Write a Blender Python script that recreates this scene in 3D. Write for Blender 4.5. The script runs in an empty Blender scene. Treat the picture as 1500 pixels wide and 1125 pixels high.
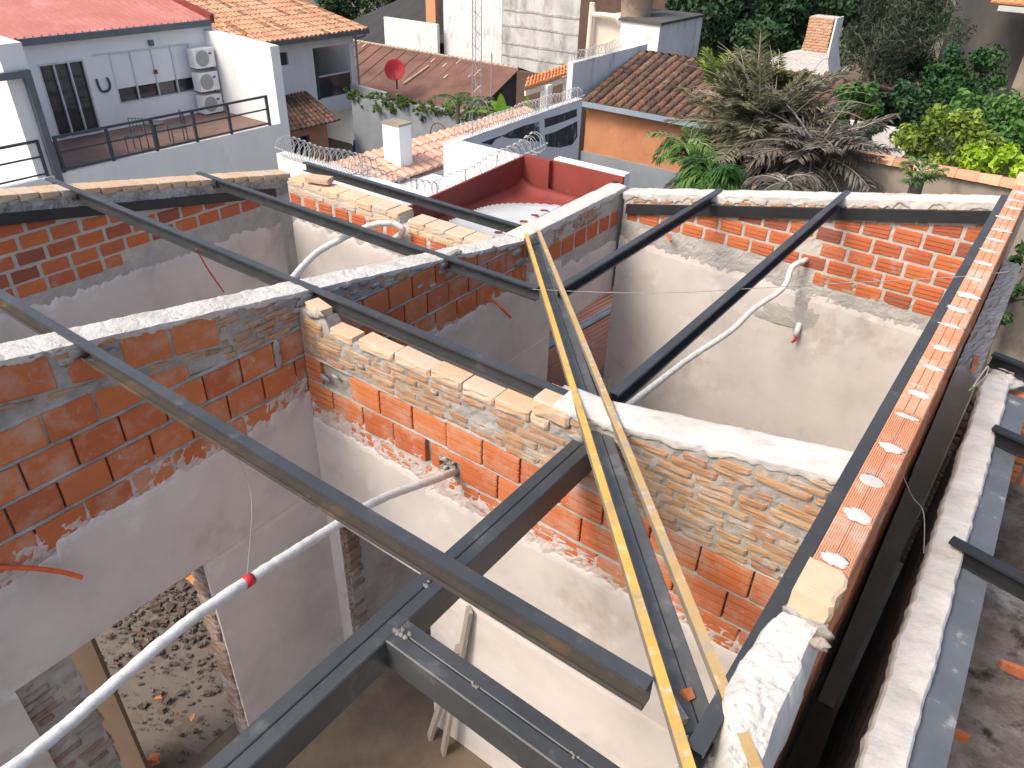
import bpy, bmesh, math, random
from mathutils import Vector, Matrix, noise
R = math.radians
C = bpy.context.scene.collection
scn = bpy.context.scene
Z0 = 10.0          # eye height above the ground; all heights below are written relative to the eye
V = Vector
rng = random.Random(7)

# ---------------------------------------------------------------- camera frame
F_PX = 1090.0
YAW, PITCH, ROLL = R(-35.36), R(33.0), R(1.93)
cy, sy = math.cos(YAW), math.sin(YAW)
FW = V((sy*math.cos(PITCH), cy*math.cos(PITCH), -math.sin(PITCH)))
R0 = V((cy, -sy, 0)); U0 = R0.cross(FW)
RT = R0*math.cos(ROLL)+U0*math.sin(ROLL); UP = -R0*math.sin(ROLL)+U0*math.cos(ROLL)
def P(px, py, ax, val):
    """where the sight line through a photo pixel meets the plane coordinate[ax] == val"""
    d = FW+RT*((px-750)/F_PX)-UP*((py-562.5)/F_PX)
    return d*(val/d[ax])

def PD(px, py, dep):
    return (FW+RT*((px-750)/F_PX)-UP*((py-562.5)/F_PX))*dep
# ---------------------------------------------------------------- mesh builder
class MB:
    def __init__(s): s.v = []; s.f = []; s.r = []; s.cur = 0.5
    def add(s, vs, fs, r=None):
        n = len(s.v); s.v += [tuple(v) for v in vs]
        for f in fs: s.f.append([i+n for i in f]); s.r.append(s.cur if r is None else r)
    def box(s, x0, x1, y0, y1, z0, z1, r=None):
        s.add([(x, y, z) for z in (z0, z1) for y in (y0, y1) for x in (x0, x1)],
              [(0,1,3,2),(4,6,7,5),(0,4,5,1),(2,3,7,6),(0,2,6,4),(1,5,7,3)], r)
    def obox(s, c, ax, ay, az, r=None):
        c = V(c)
        s.add([c+ax*i+ay*j+az*k for k in (-1,1) for j in (-1,1) for i in (-1,1)],
              [(0,1,3,2),(4,6,7,5),(0,4,5,1),(2,3,7,6),(0,2,6,4),(1,5,7,3)], r)
    def bar(s, a, b, w, h, up=(0,0,1), r=None):
        a, b = V(a), V(b); d = (b-a); L = d.length; d.normalize()
        sd = d.cross(V(up)).normalized(); u = sd.cross(d)
        s.obox((a+b)/2, d*L/2, sd*w/2, u*h/2, r)
    def extr(s, prof, a, b, side, up, r=None):
        a, b, side, up = V(a), V(b), V(side), V(up); n = len(prof)
        vs = [p+side*q[0]+up*q[1] for p in (a, b) for q in prof]
        fs = [(i, (i+1) % n, n+(i+1) % n, n+i) for i in range(n)]
        fs += [tuple(range(n)), tuple(range(2*n-1, n-1, -1))]
        s.add(vs, fs, r)
    def tube(s, pts, rad, seg=8, r=None, cap=True, jit=0):
        pts = [V(p) for p in pts]; vs = []; fs = []; n = len(pts); prev = None
        for i, p in enumerate(pts):
            t = (pts[min(i+1, n-1)]-pts[max(i-1, 0)]).normalized()
            if prev is None:
                a = t.cross(V((0.13, 0.2, 1))); 
                if a.length < .05: a = t.cross(V((1, 0, 0)))
            else: a = prev-t*prev.dot(t)
            a.normalize(); prev = a; b = t.cross(a)
            rr = rad[i] if isinstance(rad, (list, tuple)) else rad
            if jit: rr *= 1+rng.uniform(-jit, jit)
            for k in range(seg):
                w = 2*math.pi*k/seg; vs.append(p+a*(rr*math.cos(w))+b*(rr*math.sin(w)))
        for i in range(n-1):
            for k in range(seg):
                fs.append((i*seg+k, i*seg+(k+1) % seg, (i+1)*seg+(k+1) % seg, (i+1)*seg+k))
        if cap: fs.append(tuple(range(seg-1, -1, -1))); fs.append(tuple(range((n-1)*seg, n*seg)))
        s.add(vs, fs, r)
    def slab(s, us, vs, front, back, r=None):
        nu, nv = len(us), len(vs); pts = [front(u, v) for u in us for v in vs]+[back(u, v) for u in us for v in vs]
        N = nu*nv; fs = []
        for i in range(nu-1):
            for j in range(nv-1):
                a, b, c, d = i*nv+j, (i+1)*nv+j, (i+1)*nv+j+1, i*nv+j+1
                fs.append((a, b, c, d)); fs.append((N+d, N+c, N+b, N+a))
        for i in range(nu-1):
            for j, fl in ((0, 0), (nv-1, 1)):
                a, b = i*nv+j, (i+1)*nv+j; fs.append((a, N+a, N+b, b) if not fl else (b, N+b, N+a, a))
        for j in range(nv-1):
            for i, fl in ((0, 1), (nu-1, 0)):
                a, b = i*nv+j, i*nv+j+1; fs.append((a, N+a, N+b, b) if not fl else (b, N+b, N+a, a))
        s.add(pts, fs, r)
    def lathe(s, c, prof, seg=20, r=None):
        c = V(c); vs = []; fs = []; n = len(prof)
        for k in range(seg):
            w = 2*math.pi*k/seg
            for (q, z) in prof: vs.append(c+V((q*math.cos(w), q*math.sin(w), z)))
        for k in range(seg):
            for j in range(n-1):
                a, b = k*n+j, ((k+1) % seg)*n+j; fs.append((a, b, b+1, a+1))
        fs.append(tuple(k*n for k in range(seg-1, -1, -1))); fs.append(tuple(k*n+n-1 for k in range(seg)))
        s.add(vs, fs, r)
    def build(s, name, mat, parent=None, smooth=False, recalc=True):
        me = bpy.data.meshes.new(name)
        if parent is not None: org = V(parent['_o'])
        else:
            xs = [v[0] for v in s.v]; ys = [v[1] for v in s.v]; zs = [v[2] for v in s.v]
            org = V(((min(xs)+max(xs))/2, (min(ys)+max(ys))/2, min(zs)))
        me.from_pydata([(v[0]-org.x, v[1]-org.y, v[2]-org.z) for v in s.v], [], s.f)
        at = me.attributes.new('rnd', 'FLOAT', 'FACE'); at.data.foreach_set('value', s.r)
        if recalc:
            bm = bmesh.new(); bm.from_mesh(me); bmesh.ops.recalc_face_normals(bm, faces=bm.faces[:]); bm.to_mesh(me); bm.free()
        if smooth: me.polygons.foreach_set('use_smooth', [True]*len(me.polygons))
        me.materials.append(mat)
        o = bpy.data.objects.new(name, me); C.objects.link(o)
        if parent is not None: o.parent = parent
        else: o.location = (org.x, org.y, org.z+Z0)
        o['_o'] = tuple(org)
        return o
def tag(o, label, cat, group=None, kind=None):
    if label: o['label'] = label
    if cat: o['category'] = cat
    if group: o['group'] = group
    if kind: o['kind'] = kind
    return o
def thing(name, loc, label, cat, group=None):
    o = bpy.data.objects.new(name, None); C.objects.link(o); o.empty_display_size = .2
    o.location = (loc[0], loc[1], loc[2]+Z0); o['_o'] = tuple(loc)
    return tag(o, label, cat, group)
def struct(o): o['kind'] = 'structure'; return o
def nz(x, y=0., z=0., s=1.): return noise.noise(V((x*s, y*s, z*s)))
def fr(a, b, st):
    n = max(1, int(round((b-a)/st))); return [a+(b-a)*i/n for i in range(n+1)]
def cr(pts, n=8):
    """smooth curve through points"""
    pts = [V(p) for p in pts]; out = []
    for i in range(len(pts)-1):
        p0, p1, p2, p3 = pts[max(i-1, 0)], pts[i], pts[i+1], pts[min(i+2, len(pts)-1)]
        for k in range(n):
            t = k/n; out.append(.5*((2*p1)+(p2-p0)*t+(2*p0-5*p1+4*p2-p3)*t*t+(3*p1-p0-3*p2+p3)*t**3))
    return out+[pts[-1]]

# ---------------------------------------------------------------- materials
def mat(name, cols, scale=3., rough=.85, bump=.25, bscale=30., rnd=None, metal=0., stain=None, stain2=None, dist=.004, detail=6, stretch=None, spec=.3, transl=0):
    m = bpy.data.materials.new(name); m.use_nodes = True; nt = m.node_tree; N = nt.nodes; Lk = nt.links
    b = N['Principled BSDF']; b.inputs['Roughness'].default_value = rough; b.inputs['Metallic'].default_value = metal
    b.inputs['Specular IOR Level'].default_value = spec
    tc = N.new('ShaderNodeTexCoord'); src = tc.outputs['Object']
    if stretch:
        mp = N.new('ShaderNodeMapping'); mp.inputs['Scale'].default_value = stretch; Lk.new(src, mp.inputs[0]); src2 = mp.outputs[0]
    else: src2 = src
    def noi(sc, det, s=src, rg=.6):
        n = N.new('ShaderNodeTexNoise'); n.inputs['Scale'].default_value = sc; n.inputs['Detail'].default_value = det; n.inputs['Roughness'].default_value = rg
        Lk.new(s, n.inputs['Vector']); return n.outputs['Fac']
    def ramp(fac, cs, lo=.3, hi=.7, const=False):
        r = N.new('ShaderNodeValToRGB'); e = r.color_ramp.elements
        while len(e) < len(cs): e.new(.5)
        for i, c in enumerate(cs):
            e[i].position = lo+(hi-lo)*i/max(1, len(cs)-1); e[i].color = (*c, 1)
        if const: r.color_ramp.interpolation = 'CONSTANT'
        Lk.new(fac, r.inputs[0]); return r.outputs[0]
    def mix(f, a, bb, mode='MIX'):
        x = N.new('ShaderNodeMix'); x.data_type = 'RGBA'; x.blend_type = mode
        if isinstance(f, float): x.inputs[0].default_value = f
        else: Lk.new(f, x.inputs[0])
        for k, q in ((6, a), (7, bb)):
            if isinstance(q, tuple): x.inputs[k].default_value = (*q, 1)
            else: Lk.new(q, x.inputs[k])
        return x.outputs[2]
    col = ramp(noi(scale, detail, src2), cols)
    if rnd:
        a = N.new('ShaderNodeAttribute'); a.attribute_name = 'rnd'
        col = mix(.7 if len(cols) > 1 else 1., col, ramp(a.outputs['Fac'], rnd, 0, 1))
    for st in (stain, stain2):
        if st:
            c, sc, lo, hi = st[:4]
            fac = ramp(noi(sc, 8, src2 if len(st) > 4 else src, .65), [(0,0,0), (1,1,1)], lo, hi)
            col = mix(fac, col, c)
    Lk.new(col, b.inputs['Base Color'])
    if bump:
        bp = N.new('ShaderNodeBump'); bp.inputs['Strength'].default_value = bump; bp.inputs['Distance'].default_value = dist
        Lk.new(noi(bscale, 8, src, .7), bp.inputs['Height']); Lk.new(bp.outputs[0], b.inputs['Normal'])
    if transl:
        tr = N.new('ShaderNodeBsdfTranslucent'); Lk.new(col, tr.inputs[0]); ms = N.new('ShaderNodeMixShader'); ms.inputs[0].default_value = transl
        Lk.new(b.outputs[0], ms.inputs[1]); Lk.new(tr.outputs[0], ms.inputs[2]); Lk.new(ms.outputs[0], N['Material Output'].inputs[0])
    return m
K = {}
K['hollow'] = mat('fired_hollow_brick', [(.42,.10,.03),(.56,.15,.045)], 5, .85, .3, 60, rnd=[(.34,.105,.055),(.45,.135,.056),(.51,.17,.066),(.55,.21,.085),(.44,.15,.078)], stain=((.50,.35,.27), 6, .48, .78), stain2=((.46,.43,.40), 11, .62, .75), stretch=(1,1,3))
K['hollow_far'] = mat('weathered_hollow_brick', [(.36,.10,.05),(.52,.15,.06)], 5, .88, .3, 60, rnd=[(.16,.07,.06),(.36,.10,.055),(.52,.13,.05),(.58,.17,.06),(.45,.13,.07)], stain=((.45,.38,.34), 6, .60, .82), stretch=(1,1,3))
K['solid'] = mat('rough_solid_brick', [(.27,.15,.09),(.42,.25,.14),(.48,.33,.2)], 9, .92, .6, 45, rnd=[(.25,.15,.105),(.36,.19,.11),(.42,.25,.135),(.46,.31,.175),(.33,.21,.145)], stain=((.42,.40,.37), 8, .50, .72), dist=.008)
K['solid_pale'] = mat('pale_solid_brick', [(.48,.33,.22),(.66,.49,.34)], 9, .92, .7, 45, rnd=[(.55,.36,.23),(.62,.44,.28),(.58,.46,.36),(.66,.48,.30)], stain=((.50,.46,.42), 7, .52, .76), stain2=((.46,.25,.15), 5, .62, .8), dist=.006)
K['jamb'] = mat('dusty_broken_brick', [(.15,.11,.085),(.24,.18,.14),(.30,.25,.21)], 8, .95, .8, 35, rnd=[(.16,.11,.085),(.26,.16,.11),(.24,.20,.17),(.32,.28,.25)], stain=((.36,.33,.31), 6, .48, .68), dist=.01)
K['mortar'] = mat('grey_mortar', [(.23,.215,.20),(.34,.325,.305),(.45,.43,.405)], 6, .95, .8, 40, dist=.01, stain=((.34,.26,.18), 3.5, .56, .75))
K['mortar_far'] = mat('beige_mortar', [(.42,.38,.34),(.54,.50,.45)], 6, .95, .6, 40, dist=.008)
K['cap'] = mat('fresh_white_mortar', [(.45,.425,.385),(.565,.54,.50),(.64,.615,.575)], 4, .95, .45, 28, dist=.010, stain=((.42,.395,.37), 4, .55, .76), stain2=((.46,.39,.32), 9, .64, .78))
K['plaster'] = mat('old_interior_plaster', [(.50,.46,.43),(.60,.555,.525),(.65,.61,.575)], 1.9, .93, .35, 22, stain=((.37,.30,.25), 1.1, .56, .73), stain2=((.72,.70,.67), 2.6, .58, .74))
K['coat'] = mat('pink_scratch_coat', [(.46,.37,.34),(.56,.49,.46),(.52,.40,.37)], 9, .95, .8, 40, dist=.01, stain=((.45,.2,.13), 6, .62, .75))
K['coat_grey'] = mat('grey_scratch_coat', [(.36,.34,.32),(.46,.44,.41)], 7, .95, .8, 40, dist=.01)
K['steel'] = mat('grey_primed_steel', [(.032,.035,.038),(.056,.060,.064)], 4, .42, .2, 60, stain=((.15,.15,.15), 9, .58, .85), stain2=((.10,.075,.055), 5, .66, .8), spec=.6)
K['steel_rust'] = mat('primed_steel_with_rust', [(.05,.047,.043),(.08,.07,.06)], 4, .6, .2, 60, stain=((.16,.10,.055), 3, .52, .70), stain2=((.2,.2,.2), 12, .62, .8), spec=.4)
K['steel_mid'] = mat('dusty_grey_steel', [(.075,.08,.085),(.125,.13,.135)], 4, .5, .2, 60, stain=((.24,.235,.225), 8, .54, .8), spec=.5)
K['steel_dark'] = mat('black_steel', [(.014,.015,.018),(.026,.028,.032)], 4, .5, .15, 60, stain=((.12,.12,.12), 10, .66, .9), spec=.45)
K['weld'] = mat('weld_bead', [(.13,.12,.11),(.25,.23,.2)], 30, .7, .8, 90)
K['yellow'] = mat('yellow_painted_batten', [(.56,.33,.07),(.66,.42,.11)], 6, .7, .3, 60, stain=((.36,.28,.17), 5, .52, .70), stain2=((.60,.52,.40), 17, .58, .72))
K['yellow_worn'] = mat('worn_batten', [(.42,.28,.12),(.55,.38,.17)], 7, .85, .4, 60, stain=((.34,.29,.24), 7, .48, .66), stain2=((.6,.53,.42), 13, .55, .75))
K['flat_grey'] = mat('batten_side_steel', [(.16,.14,.12),(.24,.21,.17)], 9, .7, .2, 60)
K['pipewrap'] = mat('white_wrapped_pipe', [(.54,.53,.50),(.68,.67,.64),(.72,.71,.68)], 22, .6, .7, 55, stain=((.45,.43,.41), 9, .60, .8))
K['redtape'] = mat('red_tape', [(.50,.02,.04),(.6,.04,.06)], 20, .4, .1, 40)
K['orange_conduit'] = mat('orange_conduit', [(.62,.10,.035),(.72,.15,.05)], 20, .5, .1, 40)
K['wire'] = mat('dull_wire', [(.25,.24,.23),(.36,.35,.33)], 20, .5, 0)
K['wood'] = mat('old_grey_plank', [(.26,.23,.20),(.38,.34,.29)], 3, .9, .4, 40, stretch=(14,14,1))
K['tan'] = mat('tan_board', [(.14,.10,.07),(.175,.125,.088)], 3, .7, .1, 40)
K['rubble'] = mat('rubble', [(.06,.048,.037),(.115,.092,.07)], 8, .95, .6, 40, rnd=[(.06,.05,.042),(.10,.085,.07),(.15,.13,.115),(.15,.08,.055),(.085,.07,.057)])
K['dirtfloor'] = mat('dusty_floor', [(.085,.066,.05),(.14,.108,.078),(.18,.138,.10)], 2, .95, .6, 30, stain=((.09,.075,.065), 1.7, .52, .68))
K['white'] = mat('white_painted_render', [(.70,.72,.72),(.80,.80,.79)], 1.0, .8, .15, 30, stain=((.55,.55,.53), 1.6, .56, .85, 1), stain2=((.40,.40,.38), 4, .68, .85, 1), stretch=(1,1,.3))
K['whitemold'] = mat('weathered_white_wall', [(.58,.60,.60),(.72,.73,.72)], 1.2, .9, .2, 30, stain=((.22,.22,.21), 2.2, .55, .75, 1), stain2=((.10,.10,.10), 5, .64, .78, 1), stretch=(1,1,.35))
K['blackmold'] = mat('black_mould', [(.035,.037,.04),(.09,.09,.095)], 6, .95, .3, 30, stain=((.5,.52,.54), 6, .58, .68, 1), stretch=(1,1,.35))
K['stripegrey'] = mat('streaked_concrete', [(.33,.34,.34),(.50,.51,.50),(.62,.63,.62)], 1.0, .9, .3, 20, stain=((.16,.16,.155), 1.3, .50, .72, 1), stain2=((.25,.25,.24), 4, .56, .75, 1), stretch=(1,1,.4))
K['darkconc'] = mat('dark_stained_concrete', [(.055,.056,.058),(.085,.083,.08),(.12,.115,.105)], .9, .95, .3, 20, stain=((.17,.165,.155), 1.3, .60, .74, 1), stretch=(1,1,.35))
K['darkroof'] = mat('dark_asphalt_roof', [(.03,.03,.032),(.05,.05,.05)], 1, .9, .2, 20)
K['darkband'] = mat('damp_band', [(.25,.25,.245),(.42,.42,.41)], 2.5, .95, .3, 20, stain=((.55,.56,.55), 5, .5, .7))
K['redmetal'] = mat('red_roof_sheet', [(.44,.175,.145),(.51,.215,.18)], 1.2, .6, .05, 30, stain=((.62,.30,.27), .8, .5, .8))
K['redpaint'] = mat('red_oxide_paint', [(.20,.042,.034),(.26,.055,.043)], 1.5, .6, .1, 30, stain=((.15,.034,.03), 2.2, .52, .75), stain2=((.32,.12,.10), 3.5, .62, .8))
K['tile'] = mat('orange_clay_tile', [(.50,.25,.14),(.60,.34,.21)], 5, .9, .3, 30, rnd=[(.13,.07,.05),(.50,.26,.16),(.60,.35,.22),(.66,.42,.29)], stain=((.2,.13,.09), 3, .62, .8))
K['tiledark'] = mat('blackened_clay_tile', [(.10,.06,.042),(.22,.13,.085)], 6, .92, .4, 30, rnd=[(.03,.022,.02),(.10,.06,.042),(.16,.10,.07),(.25,.11,.065),(.26,.19,.125)], stain=((.06,.045,.04), 5, .50, .70))
K['tilebright'] = mat('bright_clay_tile', [(.60,.22,.09),(.68,.30,.14)], 5, .9, .3, 30, rnd=[(.55,.19,.08),(.66,.28,.13),(.7,.36,.2)])
K['tilepink'] = mat('pale_pink_tile', [(.58,.33,.24),(.66,.42,.32)], 5, .9, .3, 30, rnd=[(.55,.30,.21),(.62,.38,.28),(.68,.45,.35)])
K['rustroof'] = mat('rusty_fibre_sheet', [(.10,.055,.045),(.17,.09,.07),(.21,.11,.085)], .8, .92, .2, 20, stain=((.30,.22,.2), 1.5, .64, .8))
K['zinc'] = mat('pale_zinc_sheet', [(.36,.38,.41),(.48,.50,.53)], 2, .5, .05, 30, stain=((.35,.2,.14), 2.6, .66, .76))
K['brownsheet'] = mat('brown_corrugated_sheet', [(.50,.22,.14),(.60,.30,.20)], 2, .7, .1, 30, stain=((.62,.58,.54), 1.6, .62, .68))
K['orangewall'] = mat('orange_render', [(.46,.20,.10),(.54,.25,.13)], 2, .92, .4, 30, stain=((.36,.17,.10), 2.5, .54, .76), stain2=((.58,.42,.32), 7, .66, .8))
K['bluegrey'] = mat('grey_blue_render', [(.21,.235,.265),(.29,.315,.34)], 1.5, .9, .2, 30, stain=((.2,.21,.22), 2, .58, .8))
K['terracotta'] = mat('terracotta_render', [(.40,.20,.14),(.46,.24,.17)], 2, .9, .2, 30)
K['brownwall'] = mat('brown_brick_house', [(.085,.055,.042),(.13,.085,.065)], 2, .95, .3, 20)
K['beige'] = mat('beige_render', [(.62,.54,.45),(.70,.62,.53)], 2, .9, .2, 30, stain=((.42,.36,.3), 2.5, .6, .8))
K['brickstack'] = mat('chimney_brick', [(.46,.22,.12),(.56,.32,.19)], 7, .95, .6, 30, rnd=[(.42,.19,.10),(.55,.28,.15),(.52,.34,.22)])
K['gutter'] = mat('dark_grey_gutter', [(.10,.12,.14),(.14,.16,.18)], 3, .5, .05, 30)
K['railing'] = mat('charcoal_railing', [(.045,.055,.065),(.07,.08,.09)], 3, .5, .05, 30)
K['deck'] = mat('brown_floor_tile', [(.16,.10,.08),(.21,.135,.11)], 3, .6, .05, 30)
K['darkglass'] = mat('dark_glass', [(.02,.024,.028),(.05,.055,.06)], .8, .08, 0, 30, spec=.6)
K['whiteglass'] = mat('frosted_white_pane', [(.66,.70,.72),(.72,.75,.77)], .8, .25, 0, 30, spec=.5)
K['alu'] = mat('pale_aluminium', [(.5,.52,.54),(.6,.62,.63)], 3, .4, 0)
K['ac'] = mat('white_ac_case', [(.70,.71,.71),(.76,.77,.77)], 3, .5, .05, 30)
K['acgrille'] = mat('grey_fan_grille', [(.26,.27,.28),(.36,.37,.38)], 30, .6, .3, 60)
K['blue'] = mat('blue_badge', [(.06,.09,.25),(.07,.1,.3)], 5, .4, 0)
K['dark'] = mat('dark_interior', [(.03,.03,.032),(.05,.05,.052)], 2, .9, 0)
K['bark'] = mat('tree_bark', [(.10,.085,.07),(.2,.17,.14)], 6, .95, .6, 20)
K['dish'] = mat('red_dish', [(.42,.02,.03),(.5,.03,.04)], 3, .5, 0)
K['tank'] = mat('stained_water_tank', [(.36,.27,.2),(.5,.41,.32)], 2, .9, .2, 20, stain=((.25,.17,.12), 2, .5, .7))
K['orangeclay'] = mat('orange_tank_band', [(.5,.2,.09),(.55,.25,.12)], 3, .9, .1, 20)
K['pvc'] = mat('grey_pvc_pipe', [(.45,.46,.46),(.55,.56,.56)], 3, .5, 0)
K['bluepvc'] = mat('blue_downpipe', [(.20,.27,.33),(.26,.33,.39)], 3, .5, 0)
K['ground'] = mat('earth_ground', [(.09,.075,.055),(.16,.13,.09),(.10,.10,.055)], .3, .95, .3, 6)
K['flash'] = mat('galvanised_flashing', [(.085,.10,.115),(.14,.155,.175)], 4, .5, .2, 30, stain=((.45,.45,.44), 8, .60, .75))
K['rubblewall'] = mat('dark_rubble_wall', [(.12,.10,.09),(.20,.175,.16),(.30,.28,.26)], 5, .95, .9, 12, dist=.03, stain=((.04,.035,.033), 6, .55, .68))
def leafmat(n, cs, t=.25): return mat(n, [cs[0]], 3, .55, 0, rnd=cs, transl=t, spec=.35)
K['leaf_dark'] = leafmat('dark_leaves', [(.012,.035,.014),(.028,.075,.028),(.055,.13,.045)])
K['leaf_mid'] = leafmat('mid_green_leaves', [(.025,.075,.015),(.06,.16,.03),(.12,.25,.05)])
K['leaf_citrus'] = leafmat('citrus_leaves', [(.06,.10,.015),(.17,.25,.03),(.32,.40,.06)])
K['leaf_lime'] = leafmat('lime_leaves', [(.16,.30,.02),(.34,.52,.03),(.50,.66,.07)], .35)
K['leaf_grey'] = leafmat('grey_green_fronds', [(.03,.045,.03),(.06,.08,.05),(.10,.12,.08)])
K['frond_dry'] = leafmat('dry_palm_leaflets', [(.085,.095,.045),(.185,.185,.11),(.34,.32,.23)], .25)
K['frond_olive'] = leafmat('olive_palm_leaflets', [(.09,.11,.035),(.16,.19,.06),(.24,.25,.09)])
K['frond_green'] = leafmat('green_palm_leaflets', [(.025,.08,.018),(.05,.14,.03),(.14,.24,.06)])
K['banana'] = leafmat('banana_leaf', [(.06,.16,.02),(.12,.26,.03),(.22,.40,.05)], .4)
K['vine'] = leafmat('vine_leaves', [(.05,.09,.02),(.10,.16,.03),(.18,.22,.05)])
K['branch_dry'] = mat('dry_twigs', [(.22,.19,.16),(.34,.30,.26)], 6, .95, .3, 20)

# ---------------------------------------------------------------- masonry helpers
class Fr:
    """wall frame: u runs along the wall, d stands out of its visible face, z is height"""
    def __init__(s, axis, face, sgn): s.a = axis; s.face = face; s.s = sgn
    def __call__(s, u, d, z): return V((s.face+s.s*d, u, z)) if s.a == 'y' else V((u, s.face+s.s*d, z))
def brick(mb, f, u0, u1, z0, zt0, zt1, depth, grooves=0, rough=0., r=None, proud=0., zb1=None):
    if u1-u0 < .015 or max(zt0, zt1)-z0 < .015: return
    r = rng.random() if r is None else r
    e = min(.008+rough*.6, (u1-u0)*.3)
    prof = [(0., -depth), (0., -.006-rough*.4), (.06, 0.)]
    for g in range(grooves):
        c = (g+1)/(grooves+1); prof += [(c-.03, .001), (c-.010, -.014), (c+.014, -.014), (c+.034, .003)]
    if grooves == 0: prof += [(.35, .001), (.65, .001)]
    prof += [(.94, 0.), (1., -.006-rough*.4), (1., -depth)]
    us = [(u0, -.5*e-rough*.3), (u0+e, 0)]
    if rough: us += [(u0+(u1-u0)*k, rng.uniform(-.4, .4)*rough) for k in (.33, .66)]
    us += [(u1-e, 0), (u1, -.5*e-rough*.3)]
    sk = [rng.uniform(-.0025, .0025)*(1+rough*80) for _ in range(4)]
    vs = []; fs = []; n = len(prof); sd = rng.random()*50
    zb1 = z0 if zb1 is None else zb1
    for (u, dd) in us:
        t = (u-u0)/(u1-u0); zt = zt0+(zt1-zt0)*t; zb = z0+(zb1-z0)*t
        dj = proud+sk[0]*(1-t)+sk[1]*t
        for k, (w, d) in enumerate(prof):
            jj = rough*.7*nz(u*14, w*3, sd) if rough and d > -depth else 0
            jz = rough*.22*nz(u*11+9, w*2, sd) if rough else 0
            d2 = d if d == -depth else d+dd+dj+jj
            vs.append(f(u, d2, zb+(zt-zb)*w+sk[2]*(1-t)+sk[3]*t+jz))
    for i in range(len(us)-1):
        for k in range(n-1): fs.append((i*n+k, (i+1)*n+k, (i+1)*n+k+1, i*n+k+1))
        fs.append((i*n+n-1, (i+1)*n+n-1, (i+1)*n, i*n))
    fs.append(tuple(range(n))); fs.append(tuple(range(len(us)*n-1, (len(us)-1)*n-1, -1)))
    mb.add(vs, fs, r)
def course(mb, f, z0, h, u0, u1, L, gap, start, top, grooves=0, rough=0., jit=.01, depth=.05, mask=None, bot=None, hj=0., dark=.0):
    u = u0-start
    while u < u1:
        l = L*(1+rng.uniform(-jit, jit)*3); a, b = max(u, u0), min(u+l, u1)
        if b-a > .03:
            ta, tb = min(z0+h, top(a)), min(z0+h, top(b)); zz = z0+rng.uniform(-hj, hj)
            zb0 = max(zz, bot(a)) if bot else zz; zb1 = max(zz, bot(b)) if bot else zz
            if not (mask and mask((a+b)/2, z0+h/2)):
                ta += rng.uniform(-hj, 0); tb += rng.uniform(-hj, 0)
                if min(ta-zb0, tb-zb1) > .018:
                    r = rng.random(); r = rng.uniform(0, .12) if rng.random() < dark else .12+.88*r
                    brick(mb, f, a, b, zb0, ta, tb, depth, grooves, rough, r, rng.uniform(-.003, .003)*(1+rough*150), zb1)
        u += l+gap
def bed(mb, f, zc, u0, u1, h=.018, seed=0., top=None):
    us = fr(u0, u1, .03)
    def zz(u, v): return zc-h*.62+(h*1.24)*v+.006*nz(u, seed, v, 9)+.004*nz(u, seed, v*3, 30)
    mb.slab(us, [0, .5, 1], lambda u, v: f(u, -.001+(.004 if v == .5 else -.006)+.006*nz(u, v, seed, 17), zz(u, v)), lambda u, v: f(u, -.05, zz(u, v)))
def core(mb, f, u0, u1, zb, top, th, amp=.006, inset=.007, st=.035, zfine=None, deep=None):
    """mortar body of a wall: rough face just behind the brick faces"""
    us = fr(u0, u1, st)
    zf = zb if zfine is None else zfine
    vs = ([0.] if zf <= zb else [-1.])+[k/24 for k in range(1 if zf <= zb else 0, 25)]
    def zz(u, v): return zb if v < 0 else zf+(top(u)-zf)*v
    def fro(u, v):
        z = zz(u, v); a = amp*(nz(u, z, 3., 22)+.6*nz(u, z, 8., 55)) if v >= 0 else 0
        return f(u, (-.034 if deep and deep(u, z) else -inset)+a, z)
    mb.slab(us, vs, fro, lambda u, v: f(u, -th, zz(u, v)))
def plaster(mb, f, u0, u1, zb, ztop, d=.014, rag=.03, seed=0., back=-.012, rs=9., taper=.05):
    us = fr(u0, u1, .02); vs = [0., .5, .8, .9]+[.9+.1*k/8 for k in range(1, 9)]
    def zt(u): return ztop(u)+rag*(nz(u, seed, 1., rs)+.6*nz(u, seed, 2., rs*3.2)+.35*nz(u, seed, 5., rs*8))
    def fro(u, v):
        z = zb+(zt(u)-zb)*v; e = min(1., (zt(u)-z)/taper)
        dd = d*(.25+.75*math.sqrt(max(0, e)))+(.004*nz(u, z, seed, 5)+.003*nz(u, z, seed+3, 30)*(1-e) if v > 0 else 0)
        return f(u, dd, z)
    mb.slab(us, vs, fro, lambda u, v: f(u, back, zb+(zt(u)-zb)*v))
def coat(mb, f, u0, u1, zlo, zhi, seed, d=.002, amp=.012, st=.022):
    """patchy scratch coat that breaks up over the bricks"""
    us = fr(u0, u1, st); nv = 12
    def fro(u, v):
        a, b = zlo(u), zhi(u); z = a+(b-a)*v+.03*nz(u, v, seed, 8)
        return f(u, d+amp*(nz(u, z, seed, 16)+.7*nz(u, z, seed+4, 42))-.012*v**2, z)
    mb.slab(us, [k/nv for k in range(nv+1)], fro, lambda u, v: f(u, -.02, zlo(u)+(zhi(u)-zlo(u))*v))
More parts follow.
